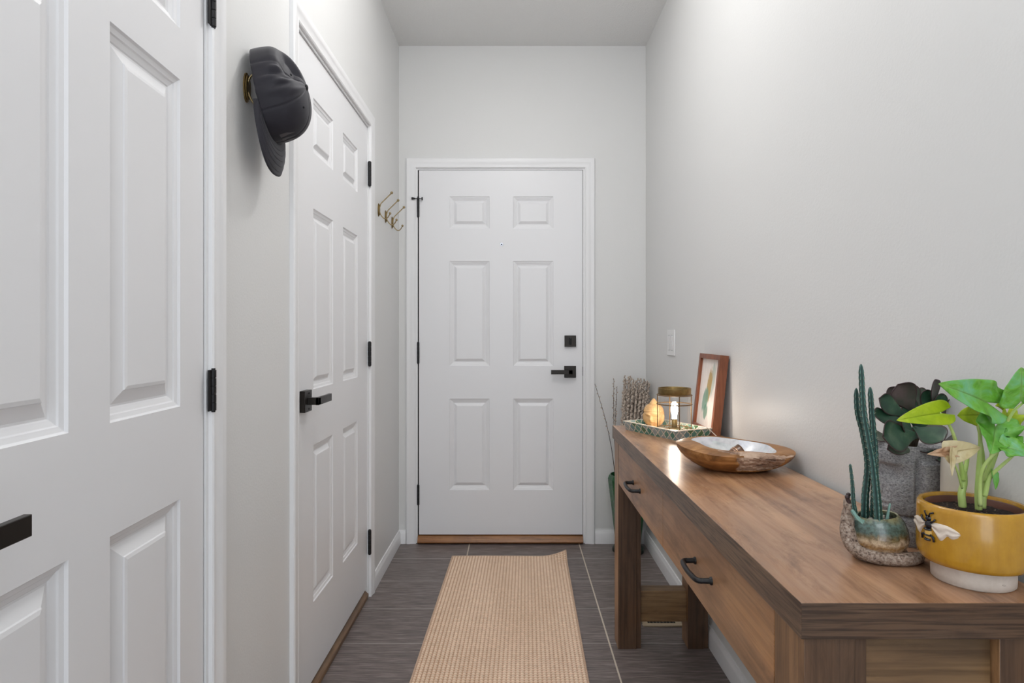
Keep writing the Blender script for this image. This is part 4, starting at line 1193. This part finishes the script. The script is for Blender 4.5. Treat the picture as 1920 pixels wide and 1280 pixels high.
# ------------------------------------------------------------------ succulent in a carved stone head planter
def moai():
    C = Vector((0.672, 1.092, TT))
    root = thing('potted_succulent', C, 'dark-leaved succulent growing in a grey carved stone head planter', 'potted plant')
    H = 0.163
    def srf(u, v):
        th = u * 2 * pi - pi; z = v                           # th=0 faces -x, +pi/2 faces the camera side
        base = [(0, 0.0495), (0.04, 0.0505), (0.15, 0.0500), (0.25, 0.0475), (0.290, 0.0385), (0.318, 0.0470), (0.38, 0.0485), (0.55, 0.0478), (0.72, 0.0490), (0.9, 0.0530), (1.0, 0.0545)]
        for i in range(len(base) - 1):
            if z <= base[i + 1][0] + 1e-9:
                f = (z - base[i][0]) / (base[i + 1][0] - base[i][0]); f = f * f * (3 - 2 * f); r = base[i][1] + (base[i + 1][1] - base[i][1]) * f; break
        E = lambda a, b, sa, sb: exp(-((th - a) / sa) ** 2 - ((z - b) / sb) ** 2)
        sm = lambda e0, e1, x: (lambda q: q * q * (3 - 2 * q))(min(1, max(0, (x - e0) / (e1 - e0))))
        # brow shelf, eye hollows, nose and lips
        br = sm(0.80, 0.84, z) * (1 - sm(0.93, 1.0, z)) * exp(-(th / 0.85) ** 4)
        r += 0.0100 * br
        for s in (-1, 1): r -= 0.0110 * exp(-((th - s * 0.58) / 0.36) ** 2 - ((z - 0.735) / 0.085) ** 2)
        r += 0.0110 * exp(-(th / 0.20) ** 2) * sm(0.48, 0.54, z) * (1 - sm(0.78, 0.84, z)) * (1.15 - 0.5 * (z - 0.5) / 0.3)
        r += 0.0050 * E(0, 0.43, 0.36, 0.022) + 0.0050 * E(0, 0.375, 0.34, 0.022) - 0.004 * E(0, 0.402, 0.4, 0.012)
        for s in (-1, 1):                                      # long slab ears
            a = s * th
            e = sm(1.42, 1.50, a + 0.10 * (z - 0.6)) * (1 - sm(2.10, 2.22, a)) * sm(0.385, 0.43, z - 0.10 * (a - 1.75)) * (1 - sm(0.845, 0.885, z))
            r += 0.0115 * e
            r -= 0.0085 * exp(-((a - 1.40) / 0.07) ** 2) * sm(0.40, 0.48, z) * (1 - sm(0.84, 0.92, z))
        r += 0.0010 * mnoise.noise(Vector((th * 9, z * 26, 1))) + 0.0006 * mnoise.noise(Vector((th * 28, z * 60, 4)))
        a_ = th - 0.06
        return C + Vector((-cos(a_) * r * 1.02, -sin(a_) * r * 0.98, z * H - 0.004 * sm(0.9, 1, z) * cos(th + 2.6)))
    g = G().grid(srf, 160, 110, wrap_u=True)
    top = lambda u, v: (lambda p, c: Vector((p.x + (c.x - p.x) * v * 0.16, p.y + (c.y - p.y) * v * 0.16, p.z - 0.014 * max(0, v - 0.5) * 2)))(srf(u, 1.0), C)
    g.grid(top, 160, 4, wrap_u=True)
    g.add([srf(i / 160, 0) for i in range(160)], [tuple(range(160))])
    m = M('carved_stone', 0.85)
    f = m.noise(m.coord((1, 1, 1.7)), 300, 5, 0.7); f2 = m.noise(m.coord(), 18, 4, 0.6); f3 = m.noise(m.coord((1, 1, 1.6)), 420, 3, 0.65)
    c = m.ramp(f, [(0.32, lin(100, 99, 102)), (0.47, lin(158, 156, 158)), (0.66, lin(198, 196, 196))])
    m.color(m.mix(0.5, c, m.ramp(f2, [(0.3, lin(190, 190, 194)), (0.7, (1, 1, 1, 1))]), 'MULTIPLY'))
    m.bump(m.math('ADD', f, m.math('MULTIPLY', f3, 0.5)), 0.30, 0.003)
    mk('planter', g, m.m, parent=root, smooth=180)
    g = G().disc(0.0435, H - 0.012, 40, C); mk('soil', g, MAT['soil'], parent=root, smooth=0)
    lm = M('succulent_leaf', 0.34)
    a = lm.n('ShaderNodeAttribute'); a.attribute_name = 'edge'
    n = lm.noise(lm.coord(), 40, 3, 0.5)
    c = lm.ramp(n, [(0.3, lin(30, 62, 48)), (0.55, lin(50, 84, 62)), (0.75, lin(84, 108, 84))])
    lm.color(lm.mix(a.outputs['Fac'], c, lin(66, 40, 44)))
    l2 = M('succulent_leaf_grey', 0.42)
    a = l2.n('ShaderNodeAttribute'); a.attribute_name = 'edge'
    n = l2.noise(l2.coord(), 30, 3, 0.5)
    c = l2.ramp(n, [(0.3, lin(70, 84, 70)), (0.6, lin(110, 118, 102)), (0.75, lin(128, 124, 116))])
    l2.color(l2.mix(a.outputs['Fac'], c, lin(84, 58, 62)))
    l3 = M('succulent_leaf_purple', 0.42)
    a = l3.n('ShaderNodeAttribute'); a.attribute_name = 'edge'
    n = l3.noise(l3.coord(), 30, 3, 0.5)
    c = l3.ramp(n, [(0.3, lin(52, 62, 50)), (0.6, lin(86, 72, 70)), (0.75, lin(104, 86, 84))])
    l3.color(l3.mix(a.outputs['Fac'], c, lin(58, 34, 40)))
    def leaf(b, t, wd, nh, mat, cup=0.22, curl=0.18):
        d = t - b; L = d.length; d.normalize()
        n = (Vector(nh) - d * d.dot(Vector(nh))).normalized(); s = d.cross(n)
        NU_, NV_ = 18, 12
        def fn(u, v):
            x = u; y = v * 2 - 1
            w = wd * 1.28 * (0.16 + 0.84 * sin(min(1, x / 0.72) * pi / 2) ** 1.7) * (sqrt(max(0, 1 - max(0, (x - 0.66) / 0.34) ** 2.3)))
            w = max(w, wd * 0.03)
            return b + d * L * x + s * y * w + n * (cup * w * (y * y) + curl * L * (x * x - x) * 1.0 * 1.2 + 0.02 * L * sin(5 * x + 2 * y))
        g = G().grid(fn, NU_, NV_)
        o = mk('leaf', g, mat, parent=root, smooth=180, solid=0.0015, subsurf=1, recalc=False)
        at_ = o.data.attributes.new('edge', 'FLOAT', 'POINT')
        for i in range(NU_ + 1):
            for j in range(NV_ + 1):
                e = max(abs(j / NV_ * 2 - 1) * (1 if i / NU_ > 0.2 else 0), i / NU_)
                at_.data[i * (NV_ + 1) + j].value = max(0, (e - 0.90) / 0.10) ** 1.5
    D, Gy, Pu = lm.m, l2.m, l3.m
    CENT = at(1708, 826, 1.085)
    rows = [  # tip px, tip py, tip Y, base px, base py, base Y, half width, normal, material
        (1649, 746, 1.055, 1700, 781, 1.075, 0.0135, (-0.25, -1, 0.35), D), (1684, 720, 1.075, 1714, 772, 1.085, 0.0185, (-0.35, -1, 0.2), Pu),
        (1639, 777, 1.045, 1694, 788, 1.070, 0.0130, (0.1, -0.9, 0.6), D), (1626, 812, 1.085, 1672, 822, 1.090, 0.0135, (0.0, -0.7, 0.9), Gy),
        (1656, 818, 1.005, 1722, 816, 1.050, 0.0210, (0.05, -1, 0.35), D), (1770, 826, 1.015, 1712, 800, 1.055, 0.0200, (0.1, -1, 0.45), D),
        (1664, 841, 1.020, 1716, 843, 1.050, 0.0085, (0, -0.9, 0.5), Gy), (1705, 721, 1.095, 1724, 762, 1.095, 0.0095, (-0.6, -0.9, 0.1), Gy),
        (1729, 726, 1.105, 1729, 762, 1.100, 0.0085, (0.2, -1, 0), Gy), (1739, 730, 1.085, 1734, 768, 1.090, 0.0105, (0.1, -1, 0.15), D),
        (1754, 711, 1.075, 1752, 764, 1.085, 0.0130, (0.55, -1, 0.1), Pu), (1772, 739, 1.080, 1746, 770, 1.085, 0.0100, (0.4, -1, 0.2), D),
        (1786, 748, 1.085, 1762, 790, 1.085, 0.0105, (0.6, -1, 0.1), Pu), (1815, 818, 1.060, 1764, 829, 1.075, 0.0085, (0, -0.8, 0.7), Pu),
        (1788, 866, 1.035, 1722, 838, 1.060, 0.0085, (0.2, -0.8, 0.6), D), (1667, 726, 1.110, 1698, 768, 1.100, 0.0105, (-0.2, -1, 0.3), Pu),
        (1762, 793, 1.095, 1722, 812, 1.085, 0.0140, (0.1, -0.6, 0.8), Gy), (1672, 776, 1.095, 1704, 808, 1.090, 0.0120, (-0.2, -0.8, 0.5), Pu),
        (1700, 745, 1.090, 1716, 800, 1.085, 0.0130, (0.0, -1, 0.4), D), (1738, 765, 1.065, 1722, 812, 1.075, 0.0150, (0.2, -1, 0.5), D),
        (1690, 780, 1.035, 1716, 822, 1.060, 0.0120, (0, -1, 0.5), D), (1748, 850, 1.030, 1718, 838, 1.055, 0.0085, (0.2, -0.7, 0.8), D)]
    for tx, ty, tY, bx, by, bY, w, nh, mt in rows: leaf(at(bx, by, bY), at(tx, ty, tY), w, nh, mt)
    sm_ = simple('succulent_stem', (74, 62, 48), 0.6, var=0.2, vscale=80)
    for p in ((1716, 800, 1.078), (1704, 806, 1.085), (1732, 800, 1.085), (1722, 775, 1.09)):
        q = at(*p); g = G().tube(bez([Vector((CENT.x + (q.x - CENT.x) * 0.3, 1.09, TT + H - 0.014)), q.lerp(CENT, 0.4), q], 8), 0.0040, 8)
        mk('stem', g, sm_, parent=root, smooth=180)
moai()

# ------------------------------------------------------------------ cream vase behind
VV = Vector((0.7005, 1.0000, TT))
cv = thing('cream_vase', VV, 'plain cream cylinder vase tucked between the stone planter and the yellow pot', 'vase')
g = G().lathe([(0, 0), (0.0265, 0), (0.0285, 0.003), (0.0290, 0.06), (0.0280, 0.140), (0.0265, 0.168), (0.0255, 0.1695), (0.0245, 0.168), (0.0255, 0.06), (0.024, 0.006), (0, 0.005)], 40, VV)
mk('body', g, simple('cream_ceramic', (226, 216, 202), 0.4, var=0.02, vscale=30), parent=cv, smooth=50)

# ------------------------------------------------------------------ arrowhead plant in the yellow bee pot
def bee_pot():
    C = Vector((0.6545, 0.912, TT))
    root = thing('potted_arrowhead_plant', C, 'bright green arrowhead plant in a mustard yellow pot with a raised bee', 'potted plant')
    R = 0.0690
    ym = M('mustard_glaze', 0.20, coat=0.5)
    f = ym.noise(ym.coord((1, 1, 0.5)), 50, 5, 0.65); f2 = ym.noise(ym.coord((1, 1, 0.08)), 90, 3, 0.6)
    c = ym.ramp(f, [(0.3, lin(180, 130, 26)), (0.7, lin(204, 154, 44))])
    ym.color(ym.mix(0.25, c, ym.ramp(f2, [(0.35, lin(206, 190, 170)), (0.65, (1, 1, 1, 1))]), 'MULTIPLY'))
    prof = [(0.050, 0.0285), (0.058, 0.0265), (0.0640, 0.0285), (0.0675, 0.0340), (R, 0.042), (R + 0.0004, 0.075), (R - 0.0002, 0.102), (R - 0.0014, 0.1082), (R - 0.0040, 0.1105), (R - 0.0075, 0.1100), (R - 0.0090, 0.106), (R - 0.0095, 0.080), (0.0, 0.078)]
    g = G().lathe(prof, 72, C); pot = mk('pot', g, ym.m, parent=root, smooth=60)
    bm = M('raw_clay', 0.8); f = bm.noise(bm.coord(), 30, 5, 0.7); f2 = bm.noise(bm.coord((1, 1, 1.6)), 9, 3, 0.6, 1.2)
    c = bm.ramp(f, [(0.3, lin(196, 184, 172)), (0.7, lin(220, 210, 200))])
    crack = bm.math('LESS_THAN', bm.math('ABSOLUTE', bm.math('SUBTRACT', f2, 0.36)), 0.004)
    bm.color(bm.mix(bm.math('MULTIPLY', crack, 0.6), c, lin(120, 100, 86)))
    g = G().lathe([(0, 0), (0.0490, 0), (0.0508, 0.0018), (0.0512, 0.012), (0.0512, 0.0300), (0, 0.0300)], 64, C); mk('base', g, bm.m, parent=root, smooth=50)
    g = G().lathe([(R - 0.0098, 0.090), (R - 0.0100, 0.1050), (R - 0.0112, 0.1062), (R - 0.0125, 0.1050), (R - 0.0135, 0.090)], 64, C); mk('inner_pot', g, simple('brown_plastic', (98, 60, 48), 0.5), parent=root, smooth=60)
    def sfn(u, v):
        r = v * (R - 0.0133); a = u * 2 * pi
        return C + Vector((cos(a) * r, sin(a) * r, 0.0965 + 0.0022 * mnoise.noise(Vector((cos(a) * r * 160, sin(a) * r * 160, 2))) + 0.001 * mnoise.noise(Vector((cos(a) * r * 400, sin(a) * r * 400, 2)))))
    g = G().grid(sfn, 60, 16, wrap_u=True); mk('soil', g, MAT['soil'], parent=root, smooth=180)
    # raised bees on the side
    bk = simple('bee_black', (20, 18, 26), 0.25); wh = simple('bee_wing', (222, 208, 194), 0.4, var=0.04, vscale=120); yl = simple('bee_yellow', (206, 164, 84), 0.4)
    def bee(phi, hz):
        W_ = lambda a, h, d: C + Vector((sin(phi + a / R) * (R + d), -cos(phi + a / R) * (R + d), hz + h))
        def patch(ca, ch, ra, rh, d, rot, mi, g, bump=1.0, pw=2.0):
            def fn(u, v):
                r = v; t = u * 2 * pi
                x, y = ra * r * cos(t), rh * r * sin(t); a = ca + x * cos(rot) - y * sin(rot); h = ch + x * sin(rot) + y * cos(rot)
                return W_(a, h, d * (1 - r ** pw) - 0.0004)
            g.grid(fn, 28, 8, mi, wrap_u=True)
        body = G()
        patch(0.000, 0.0110, 0.0050, 0.0046, 0.0046, 0, 0, body); patch(0.0010, 0.0030, 0.0068, 0.0068, 0.0058, 0, 0, body)
        patch(-0.0002, -0.0105, 0.0066, 0.0105, 0.0052, -0.06, 1, body)
        for z0, w in ((-0.0040, 0.0058), (-0.0118, 0.0064), (-0.0185, 0.0040)):
            for k in range(1): patch(-0.0004, z0, w + 0.0010, 0.0029, 0.0064, -0.10, 0, body)
        o = mk('bee', body, [bk, yl], parent=pot, smooth=180)
        wg = G()
        def wing(side):
            def fn(u, v):
                # u along the wing, v across
                L = 0.0400
                top = 0.0080 * sin(pi * min(1, u * 1.0)) ** 0.55
                lo = -0.0125 * sin(pi * u) ** 0.7 - (0.0062 * exp(-((u - 0.36) / 0.13) ** 2)) + 0.0040 * exp(-((u - 0.60) / 0.09) ** 2)
                y = lo + (top - lo) * v - 0.0050 * u
                d = 0.0030 * (1 - (2 * v - 1) ** 2) ** 0.5 * min(1, sin(pi * max(0.0, u)) * 3 + 0.02) + 0.0007 * sin(v * 13 - u * 4)
                return W_(side * (0.0042 + L * u), 0.0035 + y, d - 0.0004)
            wg.grid(fn, 30, 18)
        wing(1); wing(-1)
        mk('bee_wings', wg, wh, parent=pot, smooth=180)
        lg = G()
        for s in (-1, 1):
            lg.tube([W_(s * 0.002, 0.0135, 0.0015), W_(s * 0.0045, 0.0190, 0.0022), W_(s * (0.0095 if s > 0 else 0.005), 0.0210, 0.0016)], [0.0010, 0.0010, 0.0014], 8)
            lg.tube([W_(s * 0.005, 0.0060, 0.0015), W_(s * 0.0100, 0.0090, 0.0022), W_(s * 0.0125, 0.0125, 0.0016)], [0.0012, 0.0012, 0.0015], 8)
            lg.tube([W_(s * 0.005, -0.0110, 0.0015), W_(s * 0.0100, -0.0135, 0.0022), W_(s * 0.0105, -0.0195, 0.0016)], [0.0014, 0.0016, 0.0014], 8)
        mk('bee_legs', lg, bk, parent=pot, smooth=180)
    bee(radians(-83), 0.079); bee(radians(100), 0.078)
    # stems and leaves
    gm = M('young_stem', 0.4); f = gm.noise(gm.coord((1, 1, 0.3)), 60, 3, 0.6); gm.color(gm.ramp(f, [(0.3, lin(162, 192, 96)), (0.7, lin(200, 218, 142))]))
    gm.b.inputs['Subsurface Weight'].default_value = 0.1; gm.b.inputs['Subsurface Radius'].default_value = (0.01, 0.02, 0.005)
    def stem(pts, r0, r1, mat=None):
        P = bez(pts, 10); n = len(P) - 1
        mk('stem', G().tube(P, [r0 + (r1 - r0) * (i / n) ** 0.8 for i in range(n + 1)], 10), mat or gm.m, parent=root, smooth=180)
    def leafmat(name, dark, mid, light, vein):
        m = M(name, 0.38)
        a = m.n('ShaderNodeAttribute'); a.attribute_name = 'vein'
        n = m.noise(m.coord(), 34, 4, 0.55, 0.6)
        c = m.ramp(n, [(0.32, lin(*dark)), (0.5, lin(*mid)), (0.68, lin(*light))])
        m.color(m.mix(m.math('MULTIPLY', a.outputs['Fac'], 0.5), c, lin(*vein)))
        tr = m.n('ShaderNodeBsdfTranslucent'); m.l(c, tr.inputs['Color'])
        mx = m.n('ShaderNodeMixShader'); mx.inputs[0].default_value = 0.25
        m.l(m.b.outputs[0], mx.inputs[1]); m.l(tr.outputs[0], mx.inputs[2]); m.l(mx.outputs[0], m.out.inputs['Surface']); return m.m
    LG = leafmat('leaf_green', (78, 146, 28), (112, 184, 62), (136, 204, 120), (176, 218, 120))
    LY = leafmat('leaf_lime', (156, 186, 24), (184, 208, 40), (204, 222, 76), (140, 166, 40))
    LT = leafmat('leaf_teal', (72, 138, 22), (124, 192, 66), (134, 204, 150), (190, 226, 140))
    LD = leafmat('leaf_dry', (186, 140, 104), (212, 176, 140), (226, 200, 168), (150, 104, 70))
    LX = leafmat('leaf_withered', (206, 186, 132), (226, 210, 164), (238, 228, 196), (190, 160, 110))
    def leaf(b, t, wd, nh, mat, fold=0.35, droop=0.15, wav=0.0, lobes=0.42, asym=0.0, label=None, seed=0, rip=0.12):
        """arrow-shaped leaf: b where the stalk joins, t the tip; two lobes run back past b"""
        d = t - b; L = d.length; d.normalize()
        n = (Vector(nh) - d * d.dot(Vector(nh))).normalized(); s = d.cross(n)
        NU_, NV_ = 34, 8
        vs, vein, fs = [], [], []
        g = G()
        for side in (-1, 1):
            base = len(vs)
            fo = fold + side * asym
            for i in range(NU_ + 1):
                x = -lobes + (1 + lobes) * i / NU_
                if x >= 0:
                    vin = 0.0; vout = wd * 1.1 * (1 - x ** 1.6) ** 0.82
                else:
                    q = -x / max(1e-6, lobes); vin = wd * 0.36 * q; vout = wd * (0.36 * q + (1.12 - 0.36 * q) * sqrt(max(0, 1 - q ** 2.4)))
                for j in range(NV_ + 1):
                    y = vin + (vout - vin) * j / NV_
                    lift = abs(y) * sin(fo) + wav * wd * sin(7 * x + 3.0 * side + seed) * (y / wd) ** 2 + rip * wd * 0.25 * sin(16 * x + y / wd * 3 + seed) * (y / wd)
                    p = b + d * L * x + s * side * y * cos(fo) + n * (lift - droop * L * x * abs(x))
                    vs.append(p)
                    vv = exp(-(y / (wd * 0.05)) ** 2) + 0.55 * exp(-((((x * 4.2 - abs(y) / wd * 1.3) % 1.0) - 0.5) / 0.07) ** 2)
                    vein.append(min(1, vv))
            for i in range(NU_):
                for j in range(NV_):
                    a = base + i * (NV_ + 1) + j; q = (a, a + 1, a + NV_ + 2, a + NV_ + 1)
                    fs.append(q if side > 0 else q[::-1])
        g.add(vs, fs)
        o = mk('leaf', g, mat, parent=root, smooth=180, solid=0.0007, recalc=False)
        at_ = o.data.attributes.new('vein', 'FLOAT', 'POINT')
        for i, v in enumerate(vein): at_.data[i].value = v
        if label: o['label'] = label
    zs = lambda px, py, Y: at(px, py, Y)
    # left clump
    stem([zs(1805, 950, 0.925), zs(1803, 925, 0.925), zs(1807, 905, 0.925), zs(1806, 880, 0.922)], 0.0052, 0.0046)
    stem([zs(1806, 900, 0.922), zs(1800, 860, 0.915), zs(1788, 815, 0.905), zs(1775, 788, 0.900), zs(1762, 773, 0.895)], 0.0036, 0.0013)
    leaf(zs(1763, 774, 0.895), zs(1691, 784, 0.875), 0.0165, (0.10, -0.92, 0.40), LY, 0.20, 0.14, wav=0.06, lobes=0.30, seed=1)
    stem([zs(1806, 895, 0.922), zs(1812, 870, 0.925), zs(1816, 850, 0.93), zs(1828, 838, 0.935)], 0.0038, 0.0018)
    stem([zs(1804, 915, 0.918), zs(1794, 880, 0.905), zs(1782, 858, 0.895), zs(1778, 848, 0.890)], 0.0016, 0.0012)
    leaf(zs(1780, 848, 0.888), zs(1842, 838, 0.885), 0.0150, (0.0, -1, 0.30), LX, 0.15, 0.10, wav=0.10, lobes=0.2, label='withered cream leaf', seed=2, rip=0.3)
    leaf(zs(1784, 846, 0.889), zs(1742, 851, 0.882), 0.0078, (0.1, -1, 0.2), LD, 0.5, 0.1, wav=0.55, lobes=0.0, label='dry crumpled brown leaf', seed=5, rip=1.6)
    leaf(zs(1786, 838, 0.882), zs(1779, 891, 0.880), 0.0068, (0.3, -1, 0.0), LX, 0.35, -0.12, lobes=0.0, label='withered cream leaf', seed=4)
    # right clump
    stem([zs(1835, 955, 0.905), zs(1833, 925, 0.905), zs(1835, 880, 0.905), zs(1838, 830, 0.900), zs(1837, 790, 0.895), zs(1852, 758, 0.888)], 0.0046, 0.0016)
    leaf(zs(1850, 754, 0.885), zs(1769, 716, 0.870), 0.0265, (0.30, -0.92, 0.42), LT, 0.40, 0.10, wav=0.16, lobes=0.42, asym=0.26, seed=3, rip=0.25)
    stem([zs(1842, 952, 0.915), zs(1846, 905, 0.915), zs(1856, 870, 0.910), zs(1862, 835, 0.905), zs(1868, 808, 0.895)], 0.0048, 0.0016)
    leaf(zs(1866, 800, 0.890), zs(1862, 848, 0.862), 0.0260, (-0.1, -0.95, 0.35), LG, 0.30, 0.10, wav=0.22, lobes=0.55, seed=6, rip=0.5)
    stem([zs(1838, 948, 0.895), zs(1838, 895, 0.890), zs(1850, 866, 0.882), zs(1872, 845, 0.875), zs(1884, 838, 0.870)], 0.0030, 0.0015)
    leaf(zs(1884, 838, 0.868), zs(1944, 852, 0.855), 0.0165, (0.2, -0.85, 0.6), LT, 0.4, 0.10, wav=0.2, lobes=0.22, seed=7, rip=0.4)
    stem([zs(1846, 930, 0.900), zs(1856, 895, 0.895), zs(1872, 878, 0.888), zs(1895, 858, 0.880), zs(1905, 848, 0.876)], 0.0036, 0.0015)
    stem([zs(1848, 905, 0.908), zs(1868, 850, 0.905), zs(1885, 800, 0.895), zs(1900, 772, 0.885), zs(1918, 755, 0.878)], 0.0034, 0.0014)
    leaf(zs(1914, 752, 0.875), zs(1918, 690, 0.862), 0.0250, (-0.25, -1, 0.15), LT, 0.15, 0.08, lobes=0.2, seed=8)
    stem([zs(1845, 915, 0.925), zs(1843, 850, 0.93), zs(1832, 795, 0.93)], 0.0030, 0.0014)
    leaf(zs(1838, 778, 0.930), zs(1803, 778, 0.915), 0.0185, (-0.1, -0.95, 0.2), LY, 0.2, 0.15, wav=0.3, lobes=0.5, seed=9, rip=0.6)
    stem([zs(1850, 900, 0.925), zs(1872, 830, 0.93), zs(1890, 785, 0.925)], 0.0030, 0.0014)
    leaf(zs(1888, 775, 0.925), zs(1898, 815, 0.905), 0.0190, (0.2, -0.95, 0.2), LY, 0.3, 0.1, wav=0.25, lobes=0.4, seed=10, rip=0.5)
    leaf(zs(1893, 752, 0.915), zs(1868, 742, 0.905), 0.0080, (0, -0.8, 0.5), LY, 0.2, 0.1, lobes=0.3, seed=11)
    leaf(zs(1862, 888, 0.895), zs(1868, 917, 0.885), 0.0075, (0.4, -1, 0.1), LG, 0.35, 0.05, lobes=0.3, seed=12)
    leaf(zs(1896, 812, 0.885), zs(1915, 838, 0.870), 0.0120, (0.2, -0.9, 0.5), LG, 0.3, 0.1, wav=0.35, lobes=0.3, seed=13, rip=0.6)
bee_pot()
